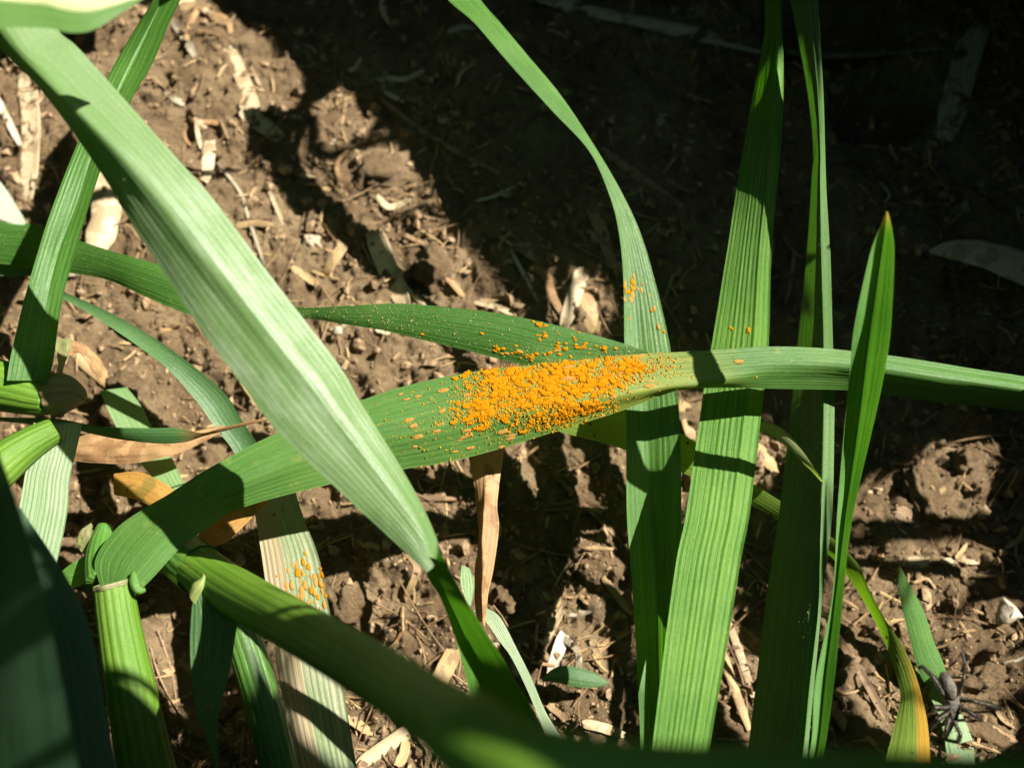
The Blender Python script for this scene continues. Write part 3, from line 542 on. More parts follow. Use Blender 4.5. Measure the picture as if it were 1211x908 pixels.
def grains(parent, n, dens, size, seed, mat, name='dust_grains'):
    V, Nn = o_data[parent.name]; N, K = V.shape[:2]; X, Y, D = proj(V.reshape(-1, 3))
    w = np.array([dens(a, b) for a, b in zip(X, Y)]); w /= w.sum()
    rg = np.random.default_rng(seed); ids = rg.choice(N*K, size=n, p=w)
    Nf = Nn.reshape(-1, 3); Vf = V.reshape(-1, 3); sgn = np.sign(((C0-Vf)*Nf).sum(1))[:, None]
    oct_ = np.array([(1,0,0),(-1,0,0),(0,1,0),(0,-1,0),(0,0,1),(0,0,-1)], float); fc = [(0,2,4),(2,1,4),(1,3,4),(3,0,4),(2,0,5),(1,2,5),(3,1,5),(0,3,5)]
    vs = []; fs = []
    for k, q in enumerate(ids):
        s = size*rg.uniform(.4, 1.3); c = Vf[q]-np.array(parent.location)+Nf[q]*sgn[q]*s*.3+rg.normal(0, .02, 3)*np.array([1, 1, .1])
        vs += (c+oct_*s*rg.uniform(.6, 1.4, (6, 1))).tolist(); fs += [tuple(a+6*k for a in f) for f in fc]
    me = bpy.data.meshes.new(name); me.from_pydata(vs, [], fs); link(name, me, mat, parent, kind='stuff')
grains(leaf2, 420, lambda x, y: gauss(470,378,60,12,8)(x, y)+.6*gauss(650,405,70,20,10)(x, y), .0085, 1, M_grain)
grains(rust, 9000, lambda x, y: dens_main(x, y)**1.2, .0115, 2, M_spore, 'loose_spores')
grains(big, 60, lambda x, y: float(50 < x < 520), .007, 3, M_grain)
grains(grey, 800, lambda x, y: float(250 < y < 900)*(.3+(x > 940)), .0055, 4, M_grain)
grains(center, 60, lambda x, y: float(300 < y < 420), .008, 6, M_grain)

# ------------------------------------------------------------------ straw, twigs, clods on the soil
def straw(pts, wpx, mat, label, name='straw', cat='straw', off=.05, curl=.35, lift=0.0, N=18, twist=0, sun=False, ends=(.75, .6), nv=4, group=None):
    q = catmull(pts, N); c = np.array([G(x, y, off) for x, y in q])
    zs = c[:, 2].copy()                                   # lie stiffly over the bumps
    line = np.polyval(np.polyfit(np.linspace(0, 1, N), zs, 2), np.linspace(0, 1, N)); line += max(0, (zs-off*.6-line).max()*.5)+lift
    c = np.array([P(q[i, 0], q[i, 1], line[i]) for i in range(N)])
    T = np.gradient(c, axis=0); T /= np.linalg.norm(T, axis=1, keepdims=True)
    tw = np.linspace(0, math.radians(twist), N)+random.uniform(-.25, .25)
    B = np.cross(T, np.array([0, 0, 1.0])); B /= np.linalg.norm(B, axis=1, keepdims=True); Nv = np.cross(B, T)
    B, Nv = B*np.cos(tw)[:, None]+Nv*np.sin(tw)[:, None], Nv*np.cos(tw)[:, None]-B*np.sin(tw)[:, None]
    hw = np.array([wpx/2*proj(p)[2]/FPX for p in c]); t = np.linspace(0, 1, N)
    hw = hw*np.interp(t, [0, .15, .8, 1], [ends[0], 1, .95, ends[1]])*(1+.12*np.array([noise.noise(Vector((a*6, wpx, len(label)))) for a in t]))
    K = 4*nv+1; u = np.linspace(-1, 1, K)
    rag = np.array([noise.noise(Vector((x*3.3, len(label)*1.3, pts[0][0]*.37))) for x in u])*.9
    hgt = curl*(1-u*u)+.012*np.cos(u*math.pi*nv)
    top = c[:, None]+hw[:, None, None]*(u[None, :, None]*B[:, None]+hgt[None, :, None]*Nv[:, None])
    top[0] += T[0]*(rag*hw[0])[:, None]*1.5; top[-1] += T[-1]*(rag[::-1]*hw[-1])[:, None]*2
    th = np.minimum(.03, hw*.15)[:, None, None]
    bot = (top-Nv[:, None]*th)[:, ::-1]
    V = np.concatenate([top, bot], 1)
    V = np.concatenate([V[:1].mean(1, keepdims=True).repeat(V.shape[1], 1), V, V[-1:].mean(1, keepdims=True).repeat(V.shape[1], 1)], 0)
    uu = np.r_[u, u[::-1]]*.5+.5; ln = np.linspace(0, np.linalg.norm(c[-1]-c[0]), N+2); base = c[0]
    uv1 = np.stack(np.broadcast_arrays(uu[None]*nv, ln[:, None]), -1); uv2 = np.stack(np.broadcast_arrays(uu[None], np.linspace(0, 1, N+2)[:, None]), -1)
    o = link(name, grid_mesh(name, V-base, uv1, uv2, closed=True), mat, label=label, cat=cat, loc=base, group=group)
    if sun: LIT.append(top[::2, ::4].reshape(-1, 3))
    return o
S_, SP, SW, SB, SG = M_straw, M_strawpale, M_strawwhite, M_strawbrown, M_strawgrey
STRAWS = [
 ([(269,56),(284,88),(303,130)], 17, SP, 'flat tan straw lying on sunlit soil near the top, right of the leaning leaf', True),
 ([(286,128),(308,146),(332,163)], 20, SP, 'cream wedge of straw at the lower end of the flat tan straw', False),
 ([(203,24),(216,42),(231,67)], 9, SG, 'grey rough twig end touching the leaning leaf at the top', True),
 ([(212,10),(230,7),(248,9)], 9, S_, 'topmost short tan straw on the sunlit soil', True),
 ([(241,16),(254,21),(266,29)], 9, S_, 'second short tan straw just below the topmost one', True),
 ([(232,140),(234,158),(238,176)], 5, SP, 'thin upright straw sliver beside the broad pale leaf', True),
 ([(248,168),(246,190),(242,215)], 15, SP, 'pale husk half in shade beside the broad pale leaf', False),
 ([(297,79),(303,92),(311,108)], 2.6, SP, 'hair-thin straw right of the flat tan straw', True),
 ([(315,219),(326,243),(336,268)], 5, SP, 'thin straw pointing down on the sunlit patch left of centre', True),
 ([(258,193),(284,228),(294,259),(313,315)], 4, SG, 'thin curved grass thread by the edge of the broad pale leaf', False),
 ([(407,288),(396,305),(384,324)], 14, S_, 'orange-tan stub of straw in the sunlit patch', True),
 ([(442,274),(456,312),(479,362)], 25, SP, 'large cream husk standing out in sun above the dusty pointed leaf', True),
 ([(468,320),(482,342),(502,361)], 6, SP, 'bright narrow straw leaning on the large cream husk', True),
 ([(446,233),(461,245),(486,236)], 8, SP, 'cream curved straw at the foot of the lit clod', True),
 ([(278,268),(300,264),(322,266)], 9, S_, 'level tan straw next to the broad pale leaf', True),
 ([(479,278),(503,288),(526,303)], 8, SB, 'brown straw on the right rim of the sunlit patch', True),
 ([(527,328),(537,337),(547,350)], 8, M_dry, 'reddish dry scrap at the right end of the sunlit patch', False),
 ([(345,316),(360,326),(375,337)], 9, S_, 'tan straw chip low in the sunlit patch', True),
 ([(382,381),(383,393),(386,408)], 5, S_, 'short straw sliver below the waist of the dusty leaf', True),
 ([(355,206),(364,209),(374,211)], 6, SP, 'small cream chip at the upper rim of the sunlit patch', True),
 ([(444,390),(451,391),(460,395)], 7, SP, 'cream chip directly below the dusty pointed leaf', True),
 ([(1070,665),(1083,664),(1099,666)], 13, SP, 'cream flake of husk right of the short blade tip', True),
 ([(1113,663),(1135,663),(1160,665)], 7, SP, 'split level straw in the sunlit patch at right', True),
 ([(1130,659),(1137,652),(1144,642)], 5, S_, 'short straw rising from the split level straw', True),
 ([(1080,689),(1096,684),(1107,696)], 4, S_, 'small curved rootlet behind the short blade', False),
 ([(482,653),(493,673),(479,709)], 9, S_, 'curled tan scrap under the lower end of the broad pale leaf', False),
 ([(667,716),(656,738),(643,763)], 8, SP, 'upper of two cream straws low in the middle', True),
 ([(668,748),(660,770),(651,797)], 15, SW, 'white wedge of straw under the upper cream straw', True),
 ([(699,755),(705,768),(711,786)], 9, S_, 'tan straw stub between the white wedge and the narrow twisting leaf', True),
 ([(713,682),(728,702),(748,727)], 9, S_, 'tan straw ending at the narrow twisting leaf', False),
 ([(539,768),(527,790),(514,816)], 22, S_, 'broad tan straw behind the thick slanting stem', True),
 ([(493,857),(462,878),(418,908)], 17, SP, 'bright straw at the bottom edge below the thick slanting stem', True),
 ([(389,838),(415,850),(440,868)], 12, S_, 'tan straw chip beside the faded rusted leaf near the bottom', True),
 ([(470,905),(478,890),(480,872)], 12, S_, 'short tan straw standing at the bottom edge', True),
 ([(689,855),(712,860),(738,869)], 12, SP, 'split straw lying just above the dark blurred stem', True),
 ([(650,832),(661,840),(673,852)], 13, S_, 'tan chip left of the split straw at the bottom', True),
 ([(690,316),(680,348),(667,386)], 18, SP, 'pale straw strip leaning up behind the dusty leaf', False),
 ([(693,345),(697,368),(703,394)], 20, S_, 'brown half of the split straw behind the dusty leaf', True),
 ([(591,279),(600,286),(610,293)], 5, S_, 'small twisted stalk end in the shade above the dusty leaf', False),
 ([(608,289),(622,296),(636,307)], 15, SB, 'curled brown scrap above the dusty leaf', False),
 ([(624,313),(645,326),(652,347),(664,370)], 10, M_dry, 'ragged pinkish-brown dry strip above the dusty leaf', True),
 ([(604,296),(620,326),(636,356)], 5, SG, 'grey thin stalk leaning beside the ragged dry strip', False),
 ([(697,240),(715,283),(724,318)], 15, SB, 'dim dry leaf strip left of the narrow twisting leaf', False),
 ([(561,357),(584,362),(610,372)], 7, SP, 'cream straw peeping over the upper edge of the dusty leaf', True),
 ([(711,176),(755,208),(810,247)], 10, SB, 'brown twig lying in shade right of the narrow twisting leaf', False),
 ([(630,-5),(720,18),(850,42)], 15, SG, 'shaded bundle of flattened straw at the top', False),
 ([(640,-12),(760,30),(900,62)], 8, SG, 'thin shaded straw under the flattened bundle at the top', False),
 ([(930,62),(1000,66),(1110,58)], 12, SG, 'level shaded straw right of the kinked leaf at the top', False),
 ([(1158,25),(1140,80),(1118,165)], 32, SG, 'broad shaded straw stub in the top right corner', False),
 ([(1085,152),(1105,156),(1130,160)], 8, SG, 'small shaded chip at the foot of the broad straw stub', False),
 ([(445,112),(510,162),(590,205)], 6, SB, 'long dim stalk lying across the dark soil at upper middle', False),
 ([(563,238),(585,232),(608,221)], 4.5, SG, 'tiny shaded straw in the dark middle', False),
 ([(862,736),(876,776),(894,832)], 9, SP, 'right one of two straws behind the lower tall bright leaf', True),
 ([(850,760),(866,806),(886,862)], 12, S_, 'left one of two straws behind the lower tall bright leaf', True),
 ([(30,85),(36,150),(32,236)], 24, SP, 'upright pale dry leaf strip at the left edge', True),
 ([(46,150),(42,190),(38,222)], 6, SP, 'thin straw along the upright pale strip at the left edge', True),
 ([(-8,108),(8,140),(24,172)], 8, SW, 'white straw edge at the left border', True),
 ([(122,205),(126,250),(112,300)], 34, SP, 'dry straw leaf behind the crossing of the leaning and the broad pale leaf', False),
 ([(82,408),(100,430),(150,470)], 14, S_, 'tan straw beside the brown node at left', True),
 ([(1000,860),(975,820),(950,790)], 12, SB, 'shaded brown straw between the upright leaves and the yellow leaf', False),
 ([(985,745),(1015,790),(1048,850)], 9, SB, 'shaded curved straw left of the spotted yellow leaf end', False),
 ([(896,530),(905,540),(915,556)], 16, S_, 'tan straw stub right of the tall bright leaf', True),
 ([(808,476),(812,492),(818,518)], 18, S_, 'pinkish clod of straw left of the tall bright leaf', True),
 ([(1060,604),(1082,612),(1106,614)], 18, SB, 'shaded flat straw right of the free leaf tip base', False),
 ([(940,290),(936,330),(928,360)], 5, SB, 'thin shaded stalk between the tall and the dust-coated leaf', False),
 ([(1040,215),(1052,230),(1046,240)], 4, SG, 'bent shaded rootlet above the free leaf tip', False),
 ([(195,795),(210,785),(225,800)], 14, S_, 'tan straw scrap between the two lower stems', True),
 ([(655,560),(690,595),(735,640)], 6, SB, 'thin dim stalk under the rusted leaf', False),
 ([(408,560),(470,585),(540,590)], 7, SB, 'level dim stalk below the rusted leaf', False),
]
for pts, w, m, lab, lit in STRAWS:
    straw(pts, w, m, lab, sun=lit, curl=random.uniform(-.25, .35), lift=.0, twist=random.uniform(-15, 15))
rs = random.Random(21)
for region, n in (((190, 0, 560, 420), 34), ((380, 600, 760, 900), 26), ((1000, 540, 1211, 900), 16), ((0, 60, 260, 560), 16)):
    for _ in range(n):
        x, y = rs.uniform(region[0], region[2]), rs.uniform(region[1], region[3]); a = rs.uniform(0, 6.28); L = rs.uniform(14, 52); k = rs.uniform(-.25, .25)*L
        dx, dy = math.cos(a)*L/2, math.sin(a)*L/2
        straw([(x-dx, y-dy), (x-k*math.sin(a), y+k*math.cos(a)), (x+dx, y+dy)], rs.uniform(3, 9), rs.choice((S_, S_, SB, SG, SP, M_dry)), 'loose broken straw bit half sunk among the clods of soil', name='straw_bit', off=rs.uniform(-.02, .06), curl=rs.uniform(-.3, .4), N=10, twist=rs.uniform(-40, 40), nv=3, group='loose straw bits on the soil')
def flake(pts, mat, label, z=.35, name='husk_flake', cat='flake'):
    c = np.array([G(x, y, z*.5+.015*k) for k, (x, y) in enumerate(pts)]); base = c.mean(0)
    bm = bmesh.new(); up = np.array([0, 0, .05])
    a = [bm.verts.new(p-base+up) for p in c]; b = [bm.verts.new(p-base) for p in c]
    bm.faces.new(a); bm.faces.new(b[::-1])
    for i in range(len(a)): bm.faces.new((a[i-1], b[i-1], b[i], a[i]))
    bmesh.ops.triangulate(bm, faces=bm.faces); bmesh.ops.subdivide_edges(bm, edges=bm.edges, cuts=3)
    for v in bm.verts: v.co += Vector((.03*noise.noise(v.co*9), .03*noise.noise(v.co*9+Vector((5, 0, 0))), .10*noise.noise(v.co*3)))
    me = bpy.data.meshes.new(name); bm.to_mesh(me); bm.free(); me.polygons.foreach_set('use_smooth', [True]*len(me.polygons))
    for nm in ('veins', 'frac'):
        L = me.uv_layers.new(name=nm)
        for l in me.loops: L.data[l.index].uv = (me.vertices[l.vertex_index].co.x*5, me.vertices[l.vertex_index].co.y)
    LIT.append(c); return link(name, me, mat, label=label, cat=cat, loc=base)
flake([(1178,738),(1181,716),(1186,706),(1200,718),(1209,730),(1192,737)], M_strawwhite, 'brilliant white flake on the soil at the right edge')
flake([(391,391),(398,387),(406,390),(405,396),(396,396)], M_strawwhite, 'small white seed-like flake below the dusty leaf waist')
def clod(px, py, rx, ry, rz, label, seed, mat=None, name='soil_clod', cat='clod', lit=True):
    p = G(px, py, 0); s = proj(p)[2]/FPX
    me = blob(name, seed, (rx*s, ry*s, rz), 4, .42)
    for v in me.vertices: v.co += v.co.normalized()*.05*noise.fractal(v.co*5+Vector((seed, 0, 0)), 1, 2, 4)
    ob = link(name, me, mat or M_soil, label=label, cat=cat, loc=p+np.array([0, 0, rz*.25])); ob.rotation_euler.z = seed
    if lit: LIT.append((np.array([v.co for v in me.vertices])[::9]+np.array(ob.location))[:60])
    return ob
clod(405,142,29,17,.13,'flat sunlit clod standing alone in the dark soil near the top',1)
clod(455,208,24,36,.30,'tall sunlit clod above the large cream husk',2)
clod(515,320,24,26,.30,'dark mossy clod at the right end of the sunlit patch',3, lit=False)
clod(369,287,9,10,.10,'small round pebble in the sunlit patch',4,M_pebble,'pebble','pebble')
clod(1090,585,42,16,.25,'crumbly lit clod right of the free leaf tip',5)
clod(1140,545,14,16,.22,'small lump on the crumbly lit clod at right',6)
clod(600,712,16,18,.22,'dim lump right of the rolled brown leaf',7, lit=False)
clod(150,480,40,26,.30,'sunlit clod under the thin dark leaf at left',8)
clod(160,385,30,14,.2,'lit clod behind the curved dull blade at left',9, lit=False)
clod(415,715,22,30,.22,'rust-dusted clod between the faded leaf and the broad pale leaf',10, lit=False)
clod(820,498,12,22,.2,'lit pinkish clod beside the tall bright leaf',11)
clod(1160,870,30,16,.2,'lit lump of soil behind the spider at the bottom right',12)
clod(1165,800,26,12,.15,'lit soil lump above the spider',13)
clod(760,850,18,16,.2,'lump at the foot of the narrow twisting leaf',14, lit=False)
# crumbs, fibres and chaff that nobody could count
def scatter_stuff(name, n, maker, mat):
    vs, fs = [], []
    for _ in range(n):
        v, f = maker(); o_ = len(vs); vs += v; fs += [tuple(a+o_ for a in g_) for g_ in f]
    me = bpy.data.meshes.new(name); me.from_pydata(vs, [], fs)
    for nm in ('veins', 'frac'):
        L = me.uv_layers.new(name=nm); co = np.array(vs); li = np.empty(len(me.loops), dtype=np.int32); me.loops.foreach_get('vertex_index', li)
        L.data.foreach_set('uv', (co[li][:, :2]*4).astype(np.float32).ravel())
    link(name, me, mat, kind='stuff')
ico = blob('crumb_shape', 1, (1, 1, 1), 1, 0); IV = np.array([v.co for v in ico.vertices]); IF = [tuple(p.vertices) for p in ico.polygons]
def crumb():
    while True:
        px, py = rng.uniform(-80, 1290), rng.uniform(-40, 960)
        if rng.random() < .35+1.6*max(0, noise.noise(Vector((px*.012, py*.012, 4)))): break
    p = G(px, py); r = min(.12, .017*rng.pareto(2.1)+.011)
    v = IV*r*rng.uniform(.45, 1.45, (len(IV), 1))*rng.uniform(.6, 1.3, 3)+p+np.array([0, 0, r*.35]); return v.tolist(), IF
scatter_stuff('soil_crumbs', 22000, crumb, M_crumb)
def fibre(wmin, wmax, lmin, lmax):
    px, py = rng.uniform(-80, 1290), rng.uniform(-40, 960); p = G(px, py, .04); a = rng.uniform(0, 6.28); L = rng.uniform(lmin, lmax); w = rng.uniform(wmin, wmax)
    k = 7; t = np.linspace(-.5, .5, k); bend = rng.normal(0, .35 if wmin < .01 else .12)*L; d = np.array([math.cos(a), math.sin(a)]); e = np.array([-d[1], d[0]])
    xy = p[:2]+np.outer(t*L, d)+np.outer((t*t-.1)*bend, e)
    z = np.array([gh(*q) for q in xy[::3]]); z = np.interp(t, t[::3], z); z = z+.03+.06*rng.random()
    ring = [(1, 0), (0, .8), (-1, 0), (0, -.8)]; v = []
    for i in range(k):
        ww = w*(1-.5*abs(t[i])*2*rng.random())
        for (b, c) in ring: v.append((xy[i][0]+e[0]*b*ww, xy[i][1]+e[1]*b*ww, z[i]+c*ww))
    f = [(4*i+j, 4*i+(j+1) % 4, 4*i+4+(j+1) % 4, 4*i+4+j) for i in range(k-1) for j in range(4)]
    return v, f
scatter_stuff('root_fibres', 520, lambda: fibre(.008, .02, .5, 1.9), M_strawbrown)
scatter_stuff('chaff', 900, lambda: fibre(.010, .032, .10, .55), M_straw)

# ------------------------------------------------------------------ spider
def spider():
    z0 = G(1131,837)[2]
    def q(px, py, h): return P(px, py, z0+h)
    V = []; E = []; R = []
    def add(p, r, par=None):
        V.append(p); R.append(r); 
        if par is not None: E.append((par, len(V)-1))
        return len(V)-1
    c = add(q(1129,836,.32), .085); c2 = add(q(1127,846,.30), .075, c); add(q(1126,852,.28), .05, c2)
    w = add(q(1127,829,.34), .03, c); a1 = add(q(1125,822,.40), .10, w); a2 = add(q(1121,811,.43), .145, a1); a3 = add(q(1117,801,.38), .105, a2); add(q(1115,795,.33), .045, a3)
    legs = [[(1122,852,.32),(1119,862,.45),(1114,877,.12),(1101,885,.04)], [(1129,854,.32),(1136,868,.48),(1130,885,.15),(1118,891,.05),(1110,885,.04)],
      [(1134,834,.36),(1150,844,.58),(1161,849,.25),(1156,859,.06)], [(1135,826,.36),(1154,829,.55),(1170,833,.2),(1184,838,.03)],
      [(1134,822,.36),(1140,801,.6),(1141,785,.25),(1137,768,.04)], [(1119,826,.36),(1104,801,.62),(1091,788,.35),(1079,784,.10)],
      [(1120,836,.34),(1106,836,.6),(1095,845,.25),(1087,856,.05)], [(1120,843,.33),(1110,850,.5),(1100,862,.2),(1093,874,.04)]]
    for L in legs:
        p = c if L[0][1] < 845 else c2; rr = .029
        for k, (x, y, h) in enumerate(L): p = add(q(x, y, h), rr, p); rr *= .80
    base = V[0]; me = bpy.data.meshes.new('spider'); me.from_pydata([(v-base).tolist() for v in V], E, [])
    o = link('spider', me, M_spider, label='dark hairy spider with bent legs on the soil at the bottom right', cat='spider', loc=base)
    m = o.modifiers.new('skin', 'SKIN'); me.skin_vertices[0].data[0].use_root = True
    for i, r in enumerate(R): me.skin_vertices[0].data[i].radius = (r, r)
    s = o.modifiers.new('smooth', 'SUBSURF'); s.levels = 2; s.render_levels = 2
    dg = bpy.context.evaluated_depsgraph_get(); dg.update(); ev = o.evaluated_get(dg); m2 = bpy.data.meshes.new_from_object(ev)
    o.modifiers.clear(); o.data = m2; m2.name = 'spider'
    if len(m2.materials) == 0: m2.materials.append(M_spider)
    m2.polygons.foreach_set('use_smooth', [True]*len(m2.polygons))
    hv, hf = [], []
    for v in m2.vertices:
        for _ in range(1):
            d = v.normal+Vector(rng.normal(0, .45, 3)); L = rng.uniform(.015, .035); t = v.normal.orthogonal()*.002
            k = len(hv); hv += [v.co+t, v.co-t, v.co+d*L]; hf.append((k, k+1, k+2))
    hm = bpy.data.meshes.new('hair'); hm.from_pydata([tuple(a) for a in hv], [], hf); link('hair', hm, M_hair, o, kind='stuff')
spider()
LIT.append(np.array([G(x, y, .3) for x in range(1112, 1142, 5) for y in range(795, 860, 6)]))

# ------------------------------------------------------------------ unseen wheat leaves, added and picked to cast shade on soil and leaves
GROUND_LIT = [
 [(200,0),(250,2),(300,42),(357,86),(352,120),(322,140),(300,110),(262,60),(225,60),(205,40)],
 [(170,60),(195,75),(235,115),(268,158),(262,175),(215,180),(180,140)],
 [(385,130),(420,128),(436,145),(415,160),(385,152)], [(425,172),(455,180),(485,232),(450,240),(430,215)],
 [(285,225),(345,225),(378,255),(392,290),(420,290),(400,330),(430,350),(400,360),(340,350),(290,300)],
 [(440,270),(480,270),(520,300),(545,350),(470,360)],
 [(0,60),(25,60),(25,200),(0,180)], [(45,110),(85,170),(60,220),(40,215)],
 [(200,320),(245,372),(260,380),(235,385)], [(95,405),(150,430),(215,500),(150,500),(110,470)],
 [(380,380),(440,395),(420,460),(400,430)], [(250,470),(310,465),(330,490),(300,500)],
 [(380,660),(400,680),(440,740),(400,730)], [(410,850),(500,850),(480,905),(420,905)],
 [(640,820),(740,850),(735,880),(650,860)],
 [(1020,575),(1060,575),(1110,560),(1140,535),(1150,560),(1120,575),(1180,592),(1100,598)],
 [(1060,640),(1160,648),(1155,690),(1110,730),(1090,740),(1070,680)], [(1020,690),(1050,710),(1080,760),(1060,760)],
 [(1110,765),(1160,745),(1195,745),(1165,770),(1140,800),(1120,790)], [(1110,870),(1190,868),(1200,880),(1150,905),(1110,905)], [(1150,800),(1185,800),(1170,820)],
 [(800,480),(825,478),(818,515)],
]
GROUND_DARK = [
 [(260,-60),(1300,-60),(1300,535),(1130,530),(1080,565),(1000,560),(960,480),(820,460),(560,340),(490,225),(445,125),(370,85),(300,35)],
 [(300,130),(375,130),(390,165),(425,180),(440,265),(400,280),(345,215),(275,215),(275,170)],
 [(1130,600),(1300,600),(1300,700),(1180,700),(1140,740),(1110,745)], [(1190,750),(1300,750),(1300,960),(1210,880),(1160,840)],
 [(560,560),(740,560),(740,840),(700,840),(650,700),(600,690)], [(820,600),(1020,600),(1000,900),(840,900)], [(440,600),(540,600),(540,760),(460,760)],
 [(200,680),(300,680),(330,900),(200,900)], [(400,560),(540,560),(500,640)],
]
sxy = S[:2]/S[2]
for poly in GROUND_LIT:
    a = np.array(poly, float); lo, hi = a.min(0), a.max(0)
    X, Y = np.meshgrid(np.arange(lo[0], hi[0], 7), np.arange(lo[1], hi[1], 7)); k = inpoly(X, Y, poly)
    if k.any(): LIT.append(np.array([P(x, y, .1) for x, y in zip(X[k], Y[k])]))
lit = np.vstack(LIT); litl = np.vstack(LITL); qll = litl[:, :2]-litl[:, 2:]*sxy; ql = lit[:, :2]-lit[:, 2:]*sxy
dk = []
for poly in GROUND_DARK:
    a = np.array(poly, float); lo, hi = a.min(0), a.max(0)
    X, Y = np.meshgrid(np.arange(lo[0], hi[0], 9), np.arange(lo[1], hi[1], 9)); k = inpoly(X, Y, poly)
    dk += [P(x, y, .1) for x, y in zip(X[k], Y[k])]
dk = np.vstack([np.array(dk)]+DARK); qd = dk[:, :2]-dk[:, 2:]*sxy
CE = .08; X0, Y0, NX, NY = -16.0, -16.0, 430, 430
def cell(q): return np.clip(((q[..., 0]-X0)/CE).astype(int), 0, NX-1), np.clip(((q[..., 1]-Y0)/CE).astype(int), 0, NY-1)
keep = np.zeros((NX, NY), bool); i, j = cell(ql); keep[i, j] = True
def grow(m):
    r = m.copy(); r[1:] |= m[:-1]; r[:-1] |= m[1:]; r[:, 1:] |= m[:, :-1]; r[:, :-1] |= m[:, 1:]; return r
keep = grow(keep); i, j = cell(qll); keep[i, j] = True
want = np.zeros((NX, NY), bool); i, j = cell(qd); want[i, j] = True
def grow(m):
    r = m.copy(); r[1:] |= m[:-1]; r[:-1] |= m[1:]; r[:, 1:] |= m[:, :-1]; r[:, :-1] |= m[:, 1:]; return r
want = grow(want) & ~keep
def shade_blade(nc, around=False, aim=None):
    """nc random arching blades beyond the view: centreline points and half widths."""
    t = np.linspace(0, 1, 26)[None, :, None]
    root = np.stack([7+15*rng.random(nc)**1.6, rng.uniform(-10, 14, nc), np.zeros(nc)], 1)
    if around: a_ = rng.uniform(0, 6.283, nc); r_ = 9+22*rng.random(nc)**1.3; root = np.stack([np.cos(a_)*r_, np.sin(a_)*r_, np.zeros(nc)], 1)
    side = rng.random(nc) < .3; root[side, 0] = rng.uniform(-8, 16, side.sum()) if not around else root[side, 0]; root[side, 1] = rng.uniform(9, 16, side.sum()) if not around else root[side, 1]
    az = rng.uniform(0, 2*np.pi, nc); lean = rng.uniform(.05, .75, nc); L = rng.uniform(8, 30, nc); arch = rng.uniform(0, 1.1, nc)
    d = np.stack([np.cos(az), np.sin(az)], 1)
    ang = lean[:, None]+arch[:, None]*np.linspace(0, 1, 26)[None]*1.2
    st = L[:, None]/25; hx = np.cumsum(np.sin(ang)*st, 1)-np.sin(ang[:, :1])*st; hz = np.cumsum(np.cos(ang)*st, 1)-np.cos(ang[:, :1])*st
    if aim is not None:            # let the tip's shade end on one of the aimed-at spots
        hit = aim[rng.integers(0, len(aim), nc)]; root[:, :2] = hit+hz[:, -1:]*sxy-d*hx[:, -1:]
    c = root[:, None]+np.concatenate([d[:, None]*hx[..., None], hz[..., None]], 2)
    w = rng.uniform(.16, .8, nc)[:, None]*np.interp(np.linspace(0, 1, 26), [0, .15, .5, .85, 1], [.5, .9, 1, .6, .04])[None]
    tw = rng.uniform(0, np.pi, nc)[:, None]+rng.normal(0, .8, nc)[:, None]*np.linspace(0, 1, 26)[None]
    T = np.gradient(c, axis=1); T /= np.linalg.norm(T, axis=2, keepdims=True)
    A = np.cross(T, np.array([.3, .2, 1.0])); A /= np.linalg.norm(A, axis=2, keepdims=True); B = np.cross(T, A)
    side_v = A*np.cos(tw)[..., None]+B*np.sin(tw)[..., None]
    return c, w, side_v
picked = []
cov = np.zeros((NX, NY), bool)
pool = []
def fine_pts(c, w, sv, m, k):
    t0 = np.linspace(0, 1, 26); t1 = np.linspace(0, 1, m); a = np.clip((t1*25).astype(int), 0, 24); f = (t1*25-a)[None, :, None]
    L_ = lambda q: q[:, a]*(1-f)+q[:, a+1]*f
    cc, ss, ww = L_(c), L_(sv), L_(w[..., None])
    return np.concatenate([cc+ss*ww*q for q in np.linspace(-1, 1, k)], 1)
def check(c, w, sv):
    pts = fine_pts(c, w, sv, 26, 3)
    x, y, dd = proj(pts.reshape(-1, 3)); x = x.reshape(pts.shape[:2]); y = y.reshape(x.shape); dd = dd.reshape(x.shape)
    bad = ((dd > -.5) & (dd < 24) & (x > -110) & (x < W+110) & (y > -110) & (y < H+110) & (pts[..., 2] > -.1)).any(1)
    bad |= (np.linalg.norm(pts-C0, axis=2) < 3.5).any(1)
    q = pts[..., :2]-pts[..., 2:]*sxy; i, j = cell(q)
    return np.where(~bad & (keep[i, j].sum(1) == 0))[0]
wantf = want.ravel().copy()
for stage in range(4):
    pool = []; cells_ = np.argwhere(wantf.reshape(NX, NY)); aim = np.array([X0, Y0])+(cells_+.5)*CE
    for batch in range(9):
        c, w, sv = shade_blade(4000, aim=aim if (batch > 3 or stage) else None); ok = check(c, w, sv)
        if len(ok) == 0: continue
        c, w, sv = c[ok], w[ok], sv[ok]; pts = fine_pts(c, w, sv, 130, 13)
        i, j = cell(pts[..., :2]-pts[..., 2:]*sxy); viol = keep[i, j].sum(1)
        for k in np.where(viol <= 3)[0]:
            ij = np.unique(i[k]*NY+j[k]); g_ = wantf[ij].sum()
            if g_ > 10: pool.append((g_, ij, c[k], w[k], sv[k]))
    while pool and len(picked) < (110, 160, 200, 240)[stage]:
        gains = [wantf[p[1]].sum() for p in pool]; b_ = int(np.argmax(gains))
        if gains[b_] < 8: break
        p = pool.pop(b_); wantf[p[1]] = False; picked.append(p)
        if len(picked) % 6 == 0: pool = [pp for pp in pool if wantf[pp[1]].sum() >= 8]
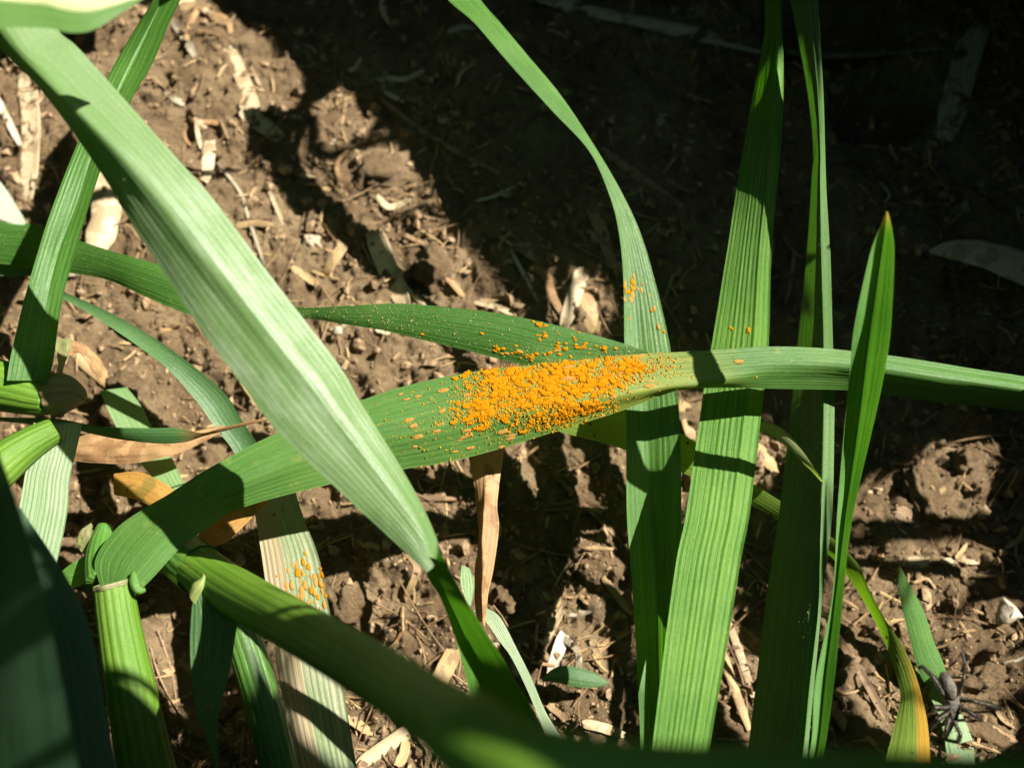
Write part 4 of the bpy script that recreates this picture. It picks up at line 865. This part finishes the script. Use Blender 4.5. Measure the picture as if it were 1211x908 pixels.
for g_, ij, c, w, sv in picked:
    N = 40; t0 = np.linspace(0, 1, 26); t1 = np.linspace(0, 1, N)
    ci = np.stack([np.interp(t1, t0, c[:, k]) for k in range(3)], 1); wi = np.interp(t1, t0, w); si = np.stack([np.interp(t1, t0, sv[:, k]) for k in range(3)], 1)
    u = np.linspace(-1, 1, 13); nrm = np.cross(si, np.gradient(ci, axis=0)); nrm /= np.linalg.norm(nrm, axis=1, keepdims=True)
    V = ci[:, None]+wi[:, None, None]*(u[None, :, None]*si[:, None]+(.12*(1-u*u))[None, :, None]*nrm[:, None])
    uv1 = np.stack(np.broadcast_arrays((u*.5+.5)[None]*10, (t1*16)[:, None]), -1); uv2 = np.stack(np.broadcast_arrays((u*.5+.5)[None], t1[:, None]), -1)
    link('wheat_leaf', grid_mesh('wheat_leaf', V-c[0], uv1, uv2), M_dull, label='green wheat leaf added just outside the view to cast shade', cat='leaf', group='unseen wheat leaves added for shade', loc=c[0])
# unseen mass of leaves further round, added to dim the sky light
vs, fs, uvs = [], [], []
cnt = 0
while cnt < 2200:
    c, w, sv = shade_blade(4000, True); got = check(c, w, sv)
    if len(got) == 0: break
    for k in got:
        if cnt >= 2200: break
        u = np.linspace(-1, 1, 5); V = c[k][::2, None]+w[k][::2, None, None]*1.25*u[None, :, None]*sv[k][::2, None]
        n0 = len(vs); vs += V.reshape(-1, 3).tolist(); n_ = len(V)
        uvs += [((b+1)*4, a*1.3) for a in range(n_) for b in u]
        fs += [(n0+a*5+b, n0+a*5+b+1, n0+a*5+b+6, n0+a*5+b+5) for a in range(n_-1) for b in range(4)]; cnt += 1
me = bpy.data.meshes.new('added_wheat_stand'); me.from_pydata(vs, [], fs); me.polygons.foreach_set('use_smooth', [True]*len(me.polygons))
li = np.empty(len(me.loops), dtype=np.int32); me.loops.foreach_get('vertex_index', li); uvs = np.array(uvs, dtype=np.float32)
for nm, sc_ in (('veins', 1), ('frac', .06)):
    L = me.uv_layers.new(name=nm); L.data.foreach_set('uv', (uvs[li]*sc_).ravel())
link('added_wheat_stand', me, M_dull, kind='stuff')
